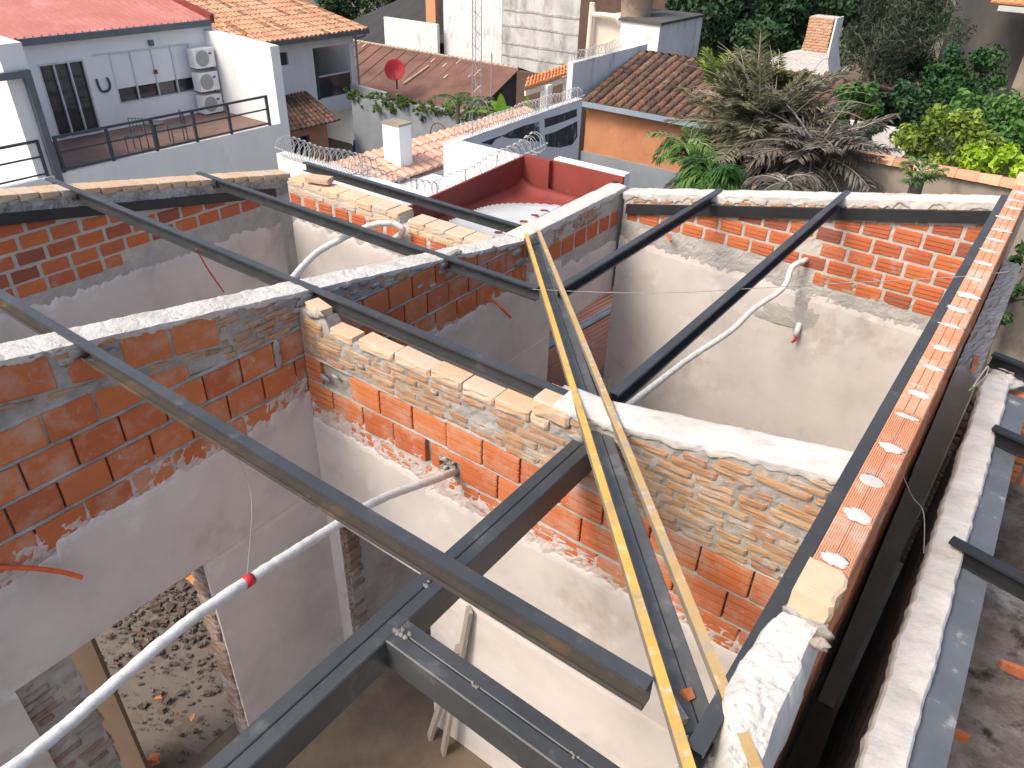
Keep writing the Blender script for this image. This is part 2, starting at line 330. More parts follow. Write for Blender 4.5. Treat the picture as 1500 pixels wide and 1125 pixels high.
def cap(mb, f, u0, u1, top, th, drop, hgt=.02, seed=0., st=.014, backdrop=.04, rag=1., over=.004):
    """trowelled mortar over a wall head, hanging ragged down the face"""
    us = fr(u0, u1, st); n = 20
    def dr(u): return drop*(1+rag*(.8*nz(u, seed, 0., 7)+.55*nz(u, seed, 4., 24)))
    def path(u, v, o):
        t = top(u); D = max(.012, dr(u)); h = hgt*(1+.8*nz(u, seed, 9., 5))
        if v < .36: w = v/.36; return (over*min(1, w*2.5), t-D+(D+h*.6)*w)
        if v < .88: w = (v-.36)/.52; return (over-(th+.01+over)*w, t+h*(.6+.18*math.sin(math.pi*w)))
        w = (v-.88)/.12; return (-th-.012, t+h*.6-(backdrop+h*.6)*w)
    def fro(u, v):
        d, z = path(u, v, 0); q = .007*nz(u, d*1.5+z, seed, 9)+.004*nz(u, d*2+z, seed+2, 30)-.010*max(0, .10-abs(nz(u, d+z, seed+5, 6)))*5
        return f(u, d+(q if v < .4 else 0), z+(q if .3 < v < .9 else 0))
    def bk(u, v):
        t = top(u); d, z = path(u, v, 0)
        return f(u, max(-th+.012, min(-.012, d)), min(z, t-.012))
    mb.slab(us, [k/n for k in range(n+1)], fro, bk)
def blob(mb, c, r3, seed, seg=9, rings=6, amp=.25, r=None):
    vs = []; fs = []; c = V(c)
    for i in range(rings+1):
        th = math.pi*i/rings
        for k in range(seg):
            ph = 2*math.pi*k/seg; n = V((math.sin(th)*math.cos(ph), math.sin(th)*math.sin(ph), math.cos(th)))
            q = 1+amp*noise.noise(n*1.7+V((seed, seed*.7, 0)))+amp*.5*noise.noise(n*4+V((seed, 0, 3)))
            vs.append(c+V((n.x*r3[0], n.y*r3[1], n.z*r3[2]))*q)
    for i in range(rings):
        for k in range(seg): fs.append((i*seg+k, (i+1)*seg+k, (i+1)*seg+(k+1) % seg, i*seg+(k+1) % seg))
    mb.add(vs, fs, r)
def chunk(mb, c, s, r=None, squash=.7):
    """angular broken piece"""
    a = rng.uniform(0, 6.3); bx_ = rng.uniform(-.6, .6); vs = []
    for k in (-1, 1):
        for j in (-1, 1):
            for i in (-1, 1):
                q = V((i*s*rng.uniform(.3, 1), j*s*rng.uniform(.25, .9), k*s*squash*rng.uniform(.25, 1)))
                vs.append(V(c)+Matrix.Rotation(a, 3, 'Z') @ (Matrix.Rotation(bx_, 3, 'X') @ q))
    mb.add(vs, [(0,1,3,2),(4,6,7,5),(0,4,5,1),(2,3,7,6),(0,2,6,4),(1,5,7,3)], rng.random() if r is None else r)

# ---------------------------------------------------------------- roof planes of the building under work
TL = lambda y: -1.63-.17*y             # left roof: falls away from the eye
TR = lambda x: -1.79+.20*x             # right roof: falls towards the valley
ZF = -5.65                             # room floor
GR = -10.0

#==MASONRY==
def build_w1():
    f = Fr('y', -3.544, 1); th = .19
    top = lambda y: TL(y)-.025
    w = thing('brick_wall', (-3.64, 2., ZF), 'long brick wall with white mortar top at left, doorway below onto rubble', 'wall')
    m = MB()
    core(m, f, -.6, 5.2, -3.642, top, th, zfine=-3.0, deep=lambda u, z: z < -2.35)
    for k in range(5): bed(m, f, -2.347-.1985*k, -.6, 5.18 if k else 4.25, .021, k*3.)
    bed(m, f, -2.152, -.6, 1.7, .02, 20.)
    core(m, f, -.6, .752, ZF, lambda u: -3.642, th, st=.1); core(m, f, 1.61, 5.2, ZF, lambda u: -3.642, th, st=.1)
    m.build('mortar_body', K['mortar'], w)
    m = MB(); full = lambda y: top(y)-.012
    for k, st in ((0, .05), (1, .17), (2, .09), (3, .2), (4, .02)):
        course(m, f, -2.535-.1985*k, .176, -.6, 5.16, .243, .013, st, full, 0, 0, dark=.06)
    wl = lambda y: full(y)-.235 if y < 2.06 else -2.345
    course(m, f, -2.336, .18, -.6, 1.86, .25, .014, .21, lambda y: min(wl(y)-.03, -2.15), 0, 0)
    u = -.55
    for (a, b) in ((.05, .36), (.40, .72), (.76, 1.165), (1.235, 1.40), (1.508, 1.763), (1.783, 2.055)):
        lo = TL((a+b)/2)-.235
        brick(m, f, a, b, TL(a)-.237, TL(a)-.052, TL(b)-.052, .05, 0, 0, rng.uniform(.15, .7), zb1=TL(b)-.237)
    # upper bricks right of the cross wall, by the valley
    m.build('hollow_brickwork', K['hollow'], w)
    m = MB()
    sol = lambda y: full(y)-.005
    for k in range(9):
        z = -2.33+k*.046
        course(m, f, z, .037, 2.065, 4.62, .16, .022, rng.uniform(0, .15), sol, 0, .010, .1, mask=lambda u, zz: rng.random() < .14, hj=.004)
    for k in range(2):
        course(m, f, -2.33-.046*(k+1), .036, 2.95, 4.25, .16, .03, .03, sol, 0, .010, .1, mask=lambda u, zz: rng.random() < .25, hj=.004, bot=lambda y: -2.345)
    for k in range(3):
        course(m, f, 0, 0, 0, 0, 1, 1, 0, sol)
    for (a, b, o) in ((-.2, .12, .03), (.3, .62, .035), (.66, .98, .03), (1.02, 1.24, .03), (1.2, 1.34, .062), (1.3, 1.46, .1), (1.4, 1.5, .03)):
        brick(m, f, a, b, TL(a)-o-.045, TL(a)-o, TL(b)-o, .04, 0, .008)
    for (a, b) in ((.3, .55), (.85, 1.05), (1.1, 1.4), (1.62, 1.78), (1.82, 2.05), (1.95, 2.06)):
        brick(m, f, a, b, TL(a)-.292, TL(a)-.25, TL(b)-.258, .04, 0, .01)
    m.build('solid_brickwork', K['solid'], w)
    m = MB()
    pt = lambda y: -2.90+.03*nz(y, 2, 2, 1.1)-.08*(y < .9)+(.05 if y > 2.3 else 0)
    lz = -3.642
    plaster(m, f, -.6, 2.62, lz, pt, .016, .030, 1.); plaster(m, f, 2.74, 5.2, lz, lambda y: -2.93+.03*nz(y, 7, 2, 1.5)-.30*max(0, y-4.2)*0, .016, .035, 2.)
    plaster(m, f, 1.61, 2.612, ZF, lambda y: lz, .016, 0, 3.); plaster(m, f, 2.76, 5.2, ZF, lambda y: lz, .016, 0, 3.5)
    plaster(m, f, -.6, .45, ZF, lambda y: lz, .016, 0, 3.)
    m.build('plaster', K['plaster'], w)
    m = MB(); coat(m, f, -.6, 2.61, lambda y: pt(y)-.08, lambda y: pt(y)+.15+.08*nz(y, 3, 3, 3), 4., amp=.012, d=.004)
    coat(m, f, 2.75, 5.2, lambda y: -2.99, lambda y: -2.87+.05*nz(y, 3, 5, 3)+.25*max(0, y-4.55), 6.)
    m.build('scratch_coat', K['coat'], w)
    # ragged jamb bricks beside the doorway
    m = MB()
    for k in range(34):
        z = ZF+.058*k
        q = .61+rng.uniform(-.06, .06); 
        brick(m, f, .43+rng.uniform(-.05, .05), q-.01, z, z+.046, z+.046, .17, 0, .010, None, rng.uniform(-.02, .008)); brick(m, f, q+.01, .752+rng.uniform(-.03, .02), z, z+.046, z+.046, .19, 0, .012, None, rng.uniform(-.02, .008))
        brick(m, Fr('x', 1.612, -1), -3.72, -3.555+rng.uniform(-.012, .012), z, z+.048, z+.048, .05, 0, .014, rng.uniform(0, .6), rng.uniform(0, .03))
    m.build('broken_jamb', K['jamb'], w)
    m = MB(); cap(m, f, -.6, 2.03, top, th, .032, .010, 11.); cap(m, f, 2.03, 5.18, top, th, .028, .010, 13.)
    m.build('mortar_cap', K['cap'], w)
    m = MB()   # lumps of mortar squeezed out round the beams and in the patched courses
    for (y, o, s) in ((1.30, .07, .035), (1.24, .10, .03), (1.44, .12, .03), (2.70, .07, .035), (2.66, .1, .03), (2.62, .14, .025), (2.5, .06, .03), (3.05, .05, .028), (3.2, .06, .03), (3.3, .1, .025), (3.42, .12, .028), (3.1, .11, .02), (4.03, .07, .035), (4.0, .12, .03), (4.08, .16, .03), (4.5, .05, .03), (4.65, .04, .035), (4.8, .05, .03), (3.75, .2, .025), (3.9, .22, .025), (4.9, .07, .03), (5.0, .12, .05), (5.05, .22, .05)):
        blob(m, f(y, 0, TL(y)-o), (.014, s*1.6, s*.8), y*3, amp=.5)
    for y in (2.40, 2.45): blob(m, f(2.42, .002, TL(y)-.36-(y-2.4)*1.6), (.012, .03, .06), y, amp=.4)
    m.build('mortar_lumps', K['mortar'], w, True)
def build_w2():
    f = Fr('x', 2.616, -1)
    xv = -1.45
    def top(x): return TL(2.616)-.125 if x < -3.27 else TL(2.616)-.205+.03*(x+3.2)/1.6 if x < -1.66 else max(TL(2.616)-.035, TR(x)-.035)
    w = thing('brick_wall', (-1.8, 2.7, ZF), 'cross wall of ridged hollow bricks under many thin solid courses, opening at its left end', 'wall')
    m = MB()
    core(m, f, -3.54, -1.66, -3.95, top, .118, zfine=-3.1, amp=.008, deep=lambda u, z: z < -2.54); core(m, f, -1.66, -.19, -3.95, top, .2, zfine=-3.1, amp=.010, deep=lambda u, z: z < -2.54)
    for k in range(3): bed(m, f, -2.531-.198*k, -3.53, -.2, .018, 40+k*3.)
    core(m, f, -3.54, -3.36, ZF, lambda u: -3.95, .118, st=.06); core(m, f, -2.50, -.19, ZF, lambda u: -3.95, .118, st=.1)
    m.build('mortar_body', K['mortar'], w)
    m = MB(); t2 = lambda x: -2.53
    hole = lambda u, z: -2.40 < u < -2.13 and z < -2.74
    course(m, f, -2.722, .183, -3.54, -.2, .258, .011, .12, t2, 3, 0, mask=lambda u, z: u < -3.25 and u > -3.42)
    course(m, f, -2.922, .186, -3.54, -.2, .262, .011, .02, t2, 3, 0, mask=hole)
    brick(m, f, -2.44, -2.17, -2.80, -2.738, -2.738, .04, 1, 0, .5); brick(m, f, -2.44, -2.375, -2.92, -2.80, -2.80, .04, 1, 0, .3)
    course(m, f, -3.12, .184, -3.54, -.2, .26, .011, .15, t2, 3, 0)
    m.build('hollow_brickwork', K['hollow'], w)
    m = MB()
    k = 0; z = -2.522
    while z < -1.85:
        h = .034+rng.uniform(-.002, .003)
        course(m, f, z, h, -3.53, -.22, .185, .017, rng.uniform(0, .16), lambda x: top(x)-.03, 0, .007, .12, mask=lambda u, zz: rng.random() < (.10 if u < -1.6 else .03), hj=.003)
        z += .048
    m.build('solid_brickwork', K['solid'], w)
    m = MB()    # pale bricks laid flat on the head of the left half
    for (a, b, s) in ((-3.26, -3.06, .05), (-2.99, -2.72, .062), (-2.70, -2.43, .062), (-2.42, -2.20, .06), (-2.19, -1.97, .062), (-1.96, -1.74, .06), (-1.73, -1.62, .055)):
        zb = top(a)-.01-rng.uniform(0, .006) if a > -3.0 else top(a)-.02
        brick(m, f, a, b, zb, zb+s, zb+s, .112, 0, .011, None, rng.uniform(0, .012))
    brick(m, f, -1.72, -1.50, TL(2.6)-.13, TL(2.6)-.035, TL(2.6)-.035, .17, 0, .016, .2, .012)
    m.build('head_bricks', K['solid_pale'], w)
    m = MB(); plaster(m, f, -3.525, -.19, -3.95, lambda x: -3.04-.05*(x > -2.5)+.03*nz(x, 1, 1, 1.3), .016, .025, 5.)
    plaster(m, f, -2.50, -.19, ZF, lambda x: -3.95, .016, 0, 5.); plaster(m, f, -3.53, -3.40, ZF, lambda x: -3.95, .016, 0, 5.)
    m.build('plaster', K['plaster'], w)
    m = MB(); coat(m, f, -3.52, -.2, lambda x: -3.14, lambda x: -2.93+.05*nz(x, 3, 3, 4)+.06*(x < -2.5)-(.03 if x > -2.2 else 0), 9., amp=.011, d=.007)
    m.build('scratch_coat', K['coat'], w)
    m = MB()
    for k in range(34):
        z = -5.64+.05*k
        brick(m, f, -3.40+rng.uniform(-.02, .02), -3.355+rng.uniform(-.02, .035), z, z+.042, z+.042, .118, 0, .02, rng.uniform(0, .5), .012)
    m.build('broken_jamb', K['jamb'], w)
    m = MB(); cap(m, f, -1.60, -.2, lambda x: top(x)+.004, .2, .038, .014, 21., rag=1.2)
    m.build('mortar_cap', K['cap'], w, True)
    m = MB()
    for (x, z, s) in ((-3.4, -2.2, .035), (-3.33, -2.17, .03), (-1.55, -2.19, .04), (-1.45, -2.24, .035), (-1.38, -2.30, .05), (-1.30, -2.24, .03), (-1.42, -2.4, .03), (-.42, -2.46, .03), (-.3, -2.49, .035), (-.24, -2.42, .025), (-2.4, -2.36, .02), (-3.0, -2.42, .02), (-3.25, -2.6, .02), (-3.36, -2.65, .03)):
        blob(m, f(x, .0, z), (s*1.5, .009, s*.7), x*5, amp=.7)
    m.build('mortar_lumps', K['mortar'], w, True)
    m = MB()
    for _ in range(9): chunk(m, f(-2.33+rng.uniform(-.05, .05), -.012, -2.89+rng.uniform(0, .08)), .022, .4)
    m.build('hole_filling', K['mortar'], w)
def build_w3():
    f = Fr('x', 4.75, -1); w = thing('brick_wall', (-5., 4.8, ZF), 'far wall with pale brick head in two steps, in front of the red gutter box', 'wall')
    def top(x): return -2.445 if x < -4.70 else -2.475
    m = MB(); core(m, f, -6.3, -4.72, ZF, lambda x: -2.49, .2, zfine=-2.85); core(m, f, -4.62, -3.74, ZF, lambda x: -2.52, .2, zfine=-2.85)
    core(m, f, -4.72, -4.62, ZF, lambda x: -2.56, .17, zfine=-2.85)
    m.build('mortar_body', K['mortar_far'], w)
    m = MB()
    course(m, f, -2.765, .165, -6.28, -4.73, .185, .05, .03, lambda x: -2.6, 4, 0); course(m, f, -2.775, .165, -4.58, -3.76, .185, .05, .0, lambda x: -2.61, 4, 0)
    m.build('hollow_brickwork', K['hollow_far'], w)
    m = MB()
    for (a, b, dz) in ((-6.28, -4.73, 0), (-4.61, -3.76, -.03)):
        course(m, f, -2.585+dz, .052, a, b, .2, .016, .08, top, 0, .006, .05, depth=.16); course(m, f, -2.517+dz, .06, a, b, .22, .012, .0, lambda x: 0, 0, .008, .05, depth=.2)
    m.build('head_bricks', K['solid_pale'], w)
    m = MB(); plaster(m, f, -6.28, -3.76, ZF, lambda x: -2.88, .014, .04, 8.); m.build('plaster', K['plaster'], w)
    m = MB(); coat(m, f, -6.28, -3.76, lambda x: -2.95, lambda x: -2.79, 3., amp=.008); m.build('scratch_coat', K['coat_grey'], w)
def build_back_left():
    f = Fr('y', -6.5, 1); w = thing('brick_wall', (-6.6, 3., ZF), 'sloping brick wall at far left, below the white house balcony', 'wall')
    top = lambda y: TL(y)-.07
    m = MB(); core(m, f, 1.2, 5.0, ZF, top, .2, zfine=-2.85); m.build('mortar_body', K['mortar_far'], w)
    m = MB()
    for k, st in ((0, .1), (1, .02), (2, .2), (3, .13), (4, .05)):
        course(m, f, -2.745+.132*k-.006, .108, 1.2, 4.72, .215, .034, st, lambda y: min(top(y)-.20, -2.10) if False else top(y)-.19, 0, 0, dark=.12)
    course(m, f, -2.877, .108, 1.2, 3.0, .215, .034, .1, lambda y: top(y)-.19, 0, 0, dark=.1)
    for k in range(2):
        course(m, f, -2.06-.16*k, .05, 1.2, 2.1, .2, .03, .1, lambda y: top(y)-.05, 0, .004)
    m.build('hollow_brickwork', K['hollow_far'], w)
    m = MB(); u = 1.2
    while u < 4.95:
        l = rng.uniform(.13, .17); z = TL(u)-.055
        brick(m, f, u, u+l, z-.03, z+.035, z+.035-.17*l, .2, 0, .006, None, .012); u += l+.012
    m.build('head_bricks', K['solid_pale'], w)
    m = MB(); coat(m, f, 1.2, 4.95, lambda y: top(y)-.16, lambda y: top(y)-.02, 3., amp=.02, d=.006); m.build('mortar_band', K['mortar'], w)
    m = MB(); pt = lambda y: -2.97+.07*nz(y, 2, 2, 2)
    plaster(m, f, 1.2, 4.74, ZF, pt, .016, .05, 12.); m.build('plaster', K['plaster'], w)
    m = MB(); coat(m, f, 1.2, 4.74, lambda y: -3.0, lambda y: -2.86+.13*max(0, y-3.1) if y < 4.1 else -2.73, 5., amp=.006, d=.004); m.build('scratch_coat', K['coat_grey'], w)
    # steel angle bedded along the wall under the head bricks
    m = MB(); z = lambda y: TL(y)-.165
    m.extr([(.0, 0), (.035, 0), (.035, -.085), (0, -.085)], f(1.2, .004, z(1.2)), f(4.72, .004, z(4.72)), V((1, 0, 0)), V((0, 0, 1)))
    m.build('steel_angle', K['steel_dark'], w)
def build_w4():
    f = Fr('y', -3.544, 1); top = lambda y: -2.50
    w = thing('brick_wall', (-3.6, 6., ZF), 'short wall beside the red gutter box, open to brown roofing below', 'wall')
    m = MB(); core(m, f, 5.2, 6.98, -3.645, top, .19, zfine=-3.0); core(m, f, 5.2, 5.60, ZF, lambda u: -3.645, .19, st=.1)
    m.build('mortar_body', K['mortar_far'], w)
    m = MB(); course(m, f, -2.88, .17, 5.35, 6.85, .2, .03, .05, lambda y: -2.70, 0, 0); m.build('hollow_brickwork', K['hollow_far'], w)
    m = MB()
    for k in range(5): course(m, f, -2.69+.033*k, .026, 5.6, 6.5, .11, .02, rng.uniform(0, .1), top, 0, .006, .1, mask=lambda u, z: rng.random() < .25)
    m.build('solid_brickwork', K['solid'], w)
    m = MB(); plaster(m, f, 5.2, 6.84, -3.642, lambda y: -3.02+.12*(y < 5.75)+.1*nz(y, 1, 1, 3), .016, .03, 2.); plaster(m, f, 5.2, 5.6, ZF, lambda y: -3.642, .016, 0, 3.5)
    m.build('plaster', K['plaster'], w)
    m = MB(); coat(m, f, 5.2, 6.84, lambda y: -3.06, lambda y: -2.86, 7., amp=.008); m.build('scratch_coat', K['coat_grey'], w)
    m = MB(); cap(m, f, 5.1, 6.98, top, .19, .06, .015, 31., rag=.7); m.build('mortar_cap', K['cap'], w, True)
def build_back_right():
    f = Fr('x', 6.85, -1); top = lambda x: TR(x)-.04
    w = thing('brick_wall', (-1.8, 6.95, ZF), 'back wall of orange and purple hollow bricks rising to the right, below palms', 'wall')
    m = MB(); core(m, f, -3.50, -.05, GR, top, .2, zfine=-3.05); m.build('mortar_body', K['mortar_far'], w)
    m = MB()
    hole = lambda u, z: -1.66 < u < -1.50 and z < -2.56
    for k, st in ((0, .1), (1, .2), (2, .04), (3, .15), (4, .1), (5, .0)):
        course(m, f, -2.815+.143*k+.018, .122, -3.45, -.15, .215, .03, st, lambda x: top(x)-.20, 2, 0, mask=hole, dark=.13)
    course(m, f, -2.94, .122, -1.45, -.15, .215, .03, .1, lambda x: top(x)-.2, 2, 0, dark=.05)
    m.build('hollow_brickwork', K['hollow_far'], w)
    m = MB()
    for k in range(4):
        o = .215-.042*k
        course(m, f, -3.1, .0, 0, 0, 1, 1, 0, top)
        u = -3.4
        while u < -.2:
            l = rng.uniform(.06, .17)
            if rng.random() < .62: brick(m, f, u, u+l, top(u)-o, top(u)-o+.034, top(u+l)-o+.034, .04, 0, .009, None, 0, top(u+l)-o)
            u += l+.02
    for (x, z) in ((-1.38, -2.9), (-1.2, -2.93), (-1.4, -2.85), (-1.22, -2.87)): brick(m, f, x, x+.15, z, z+.035, z+.035, .04, 0, .008)
    m.build('solid_brickwork', K['solid'], w)
    m = MB(); pt = lambda x: -2.99-.06*(x+3)/3+.02*nz(x, 3, 3, 2)
    plaster(m, f, -3.50, -.15, GR, pt, .016, .02, 17.); m.build('plaster', K['plaster'], w)
    m = MB(); coat(m, f, -3.45, -.15, lambda x: pt(x)-.05, lambda x: -2.815+(.02 if x < -1.6 else -.10)+.03*nz(x, 1, 4, 4), 8., amp=.006, d=.008)
    # repaired patch of grey mortar round the pipe outlet
    for (cx, cz, rx, rz) in ((-1.62, -3.33, .22, .13), (-1.45, -3.28, .13, .18), (-1.50, -3.12, .07, .12), (-1.8, -3.38, .12, .06)):
        blob(m, f(cx, .012, cz), (rx, .012, rz), cx*9, 14, 10, .45)
    m.build('scratch_coat', K['coat_grey'], w)
    m = MB(); cap(m, f, -3.52, -.06, top, .2, .065, .02, 41., rag=1.1); m.build('mortar_cap', K['cap'], w, True)
    m = MB(); z = lambda x: TR(x)-.15
    a = f(-3.45, .004, TR(-3.45)-.0-.145); b = f(-.2, .004, TR(-.2)-.10)
    m.extr([(0, 0), (.035, 0), (.035, -.10), (0, -.10)], a, b, V((0, -1, 0)), V((0, 0, 1))); m.build('steel_angle', K['steel_dark'], w)
def build_right():
    w = thing('brick_wall', (-.13, 4., ZF), 'right outer wall topped with flat orange hollow bricks and mortar dabs', 'wall')
    f = Fr('y', -.19, -1)      # visible room side faces away; build from the outside face
    g = Fr('y', -.075, 1)
    m = MB(); core(m, g, .6, 7.0, GR, lambda y: -1.79 if y > 1.77 else -1.98, .112, zfine=-3., amp=.012); m.build('mortar_body', K['mortar'], w)
    m = MB()
    for k in range(7): course(m, g, -1.99-.2*k, .18, 1.75, 6.95, .25, .015, rng.uniform(0, .2), lambda y: -1.79, 2, .004)
    m.build('hollow_brickwork', K['hollow'], w)
    # bricks bedded flat on the head: ridged top, cut bricks further away
    m = MB(); y = 1.93; i = 0
    while y < 6.9:
        l = .245 if i < 3 else rng.uniform(.23, .27); e = min(y+l, 6.92)
        pr = []; n = 14 if i < 4 else 2; x0, x1 = -.188, -.074; r = rng.uniform(.5, .95)
        pts = [(x0, -.09), (x0, -.005), (x0+.004, 0)]
        for k in range(n):
            c = x0+(x1-x0)*(k+1)/(n+1); dp = .0035 if i < 4 else .002
            if abs(k-(n-1)/2) < .6: dp = .006
            pts += [(c-.0022, 0), (c, -dp), (c+.0022, 0)]
        pts += [(x1-.004, 0), (x1, -.005), (x1, -.09)]
        zt = -1.70+rng.uniform(-.002, .002)
        m.extr(pts, (0, y, zt), (0, e, zt), V((1, 0, 0)), V((0, 0, 1)), r); y = e+.012; i += 1
    m.build('coping_bricks', K['coping'], w)
    m = MB(); y = 1.935; i = 0
    for k in range(21):
        yy = 1.95+.245*k+rng.uniform(-.035, .035); q_ = rng.uniform(.7, 1.35); xx = -.131+rng.uniform(-.008, .008)
        blob(m, (xx, yy, -1.70), (.046 if k < 8 else .056, (.022+rng.uniform(-.006, .012))*q_, .0040), k*1.3, 18, 8, .45)
    m.build('mortar_dabs', K['cap'], w, True)
    m = MB()
    q = Fr('y', -.07, 1); brick(m, q, 1.76, 1.92, -1.80, -1.70, -1.70, .125, 0, .014, .9); brick(m, q, 6.80, 6.95, -1.72, -1.64, -1.64, .125, 0, .014, .9)
    m.build('end_brick', K['solid_pale'], w)
    m = MB()   # mortar mound at the near end, over wall and beam end
    def hgt(x, y):
        t = (1.78-y)/.9; u = (x+.15)/.12
        return -1.785-.045*t-.035*max(0, abs(u)-.35)**1.5-.03*max(0, -u-.1)+.014*nz(x, y, 1, 9)+.010*abs(nz(x, y, 2, 16))-.012*max(0, .12-abs(nz(x, y, 6, 7)))*6+.005*nz(x, y, 2, 50)+.003*nz(x, y, 2, 110)
    xs = lambda y: (min(-.10, -.268+.05*max(0, (y-1.5)/.27)**2+.5*max(0, 1.42-y))+.012*nz(y, 1, 1, 9), -.06-.01*(y > 1.6)+.012*nz(y, 2, 5, 8))
    us = fr(.75, 1.77, .012); vs = [k/26 for k in range(27)]
    def fro(u, v):
        a, b = xs(u); x = a+(b-a)*v; e = min(1, math.sin(math.pi*v)*2.2)**.6*min(1, (1.775-u)/.03)**.5 if u < 1.775 else 0
        return V((x, u+.012*nz(x, u, 7, 20), hgt(x, u)-.12*(1-e)))
    m.slab(us, vs, fro, lambda u, v: V((xs(u)[0]*.96+(xs(u)[1]-xs(u)[0])*.96*v, u, -2.1)))
    m.build('mortar_mound', K['cap'], w)
    m = MB()
    for (x, y, s) in ((-.17, 1.77, .03), (-.12, 1.77, .035), (-.09, 1.75, .03), (-.075, 1.70, .025)): blob(m, (x, y, -1.80), (s*1.3, s*.7, s*.8), x*40, 12, 9, .6)
    m.build('mortar_lumps', K['mortar'], w, True)
K['coping'] = mat('flat_ridged_brick', [(.52,.22,.11),(.62,.31,.18)], 4, .9, .2, 60, rnd=[(.52,.215,.115),(.58,.26,.145),(.62,.33,.21)], stain=((.66,.52,.44), 5, .50, .72), stain2=((.62,.56,.50), 12, .62, .76))
build_w1(); build_w2(); build_w3(); build_back_left(); build_w4(); build_back_right(); build_right()

#==STEEL==
def chan(a, b, side, w=.05, h=.10, t=.004, lip=.015, z_top=0.):
    """C purlin profile, open towards `side`; a and b lie on the top of its back"""
    return [(0, 0), (w, 0), (w, -lip), (w-t, -lip), (w-t, -t), (t, -t), (t, -h+t), (w-t, -h+t), (w-t, -h+lip), (w, -h+lip), (w, -h), (0, -h)]
def purlin(a, b, side, label, mat_='steel', grp='steel purlins', h=.10, w=.05, bolt=None):
    m = MB(); pr = chan(a, b, side, w, h); z = V((0, 0, 1))
    if mat_ != 'steel_rust':
        m.extr(pr, a, b, V(side), z); return tag(m.build('steel_purlin', K[mat_]), label, 'purlin', grp)
    t = thing('steel_purlin', tuple((V(a)+V(b))/2-z*h), label, 'purlin', grp)
    q = .004; m.extr([(0, 0), (w, 0), (w, -.015), (w-q, -.015), (w-q, -q), (q, -q), (q, -h+.03), (0, -h+.03)], a, b, V(side), z); m.build('channel', K['steel'], t)
    m = MB(); m.extr([(0, -h+.03), (q, -h+.03), (q, -h+q), (w-q, -h+q), (w-q, -h+.018), (w, -h+.018), (w, -h), (0, -h)], a, b, V(side), z); m.build('lower_lip', K['steel_rust'], t)
    return t
yP = [1.345, 2.775, 4.08, 5.50]
zP = [TL(y)+.0 for y in yP]
n = (0, -1, 0)
purlin((-6.8, yP[0], zP[0]), (-.42, yP[0], zP[0]), n, 'nearest steel purlin with rusty lower lip, crossing over the boxed beam', 'steel_rust')
purlin((-6.9, yP[1], zP[1]), (-1.60, yP[1], zP[1]), n, 'steel purlin lying right behind the pale head bricks of the cross wall')
purlin((-6.75, yP[2], zP[2]), (-2.68, yP[2], zP[2]), n, 'steel purlin meeting the valley at the thin wire, far left end on the sloping wall')
purlin((-6.9, yP[3], zP[3]), (-3.86, yP[3], zP[3]), n, 'farthest steel purlin, running in front of the red gutter box')
xP = [-2.57, -1.42, -.205]
e = (1, 0, 0)
purlin((xP[0], 4.15, TR(xP[0])), (xP[0], 7.0, TR(xP[0])), e, 'short steel purlin from the valley to the back wall under the palm')
purlin((xP[1], 2.86, TR(xP[1])), (xP[1], 7.02, TR(xP[1])), e, 'long steel purlin from valley to back wall beside the wrapped pipe')
purlin((-.255, 1.20, -1.835), (-.255, 6.95, -1.835), e, 'steel purlin hugging the orange coping bricks of the right wall', 'steel')
purlin((-3.80, 5.62, -2.53), (-3.80, 7.15, -2.53), e, 'black steel purlin along the red gutter box edge', 'steel_dark')

def boxbeam(name, a, b, w, h, label, weldpos, mat_='steel', up=(0, 0, 1), grp=None):
    a, b = V(a), V(b); d = (b-a).normalized(); sd = d.cross(V(up)).normalized(); u = sd.cross(d)
    t = thing(name, tuple((a+b)/2-u*h), label, 'beam', grp)
    for s in (-1, 1):
        m = MB(); hw = w/2; pr = [(-.5*hw+.005, 0), (.5*hw-.0055, 0), (.5*hw-.0015, -.004), (.5*hw-.0015, -h), (-.5*hw, -h), (-.5*hw, -.005)]
        pr = [(s*x, z) for x, z in pr] if s < 0 else pr
        pr = [(-x, z) for x, z in pr]
        m.extr(pr, a+sd*(s*hw/2), b+sd*(s*hw/2), sd, u); m.build('channel', K[mat_], t)
    m = MB()
    for (q, s) in weldpos:
        c = a+(b-a)*q
        for _ in range(7): blob(m, c+d*rng.uniform(-s, s)+sd*rng.uniform(-s*.5, s*.5)+u*.0, (s*.35, s*.35, s*.22), rng.random()*9, 7, 5, .5)
    if weldpos: m.build('weld_bead', K['weld'], t, True)
    return t
zb = -2.25
boxbeam('box_beam', (-1.41, .2, zb), (-1.41, 2.64, zb), .12, .15, 'long welded box beam running under the nearest purlin into the cross wall', [(.52, .02), (.565, .02)])
boxbeam('box_beam', (-1.35, 1.23, zb+.004), (.3, 1.205, zb+.004), .12, .15, 'short welded box beam butting the long one, running to the right wall', [(.015, .035), (.22, .018), (.47, .015), (.68, .012)])
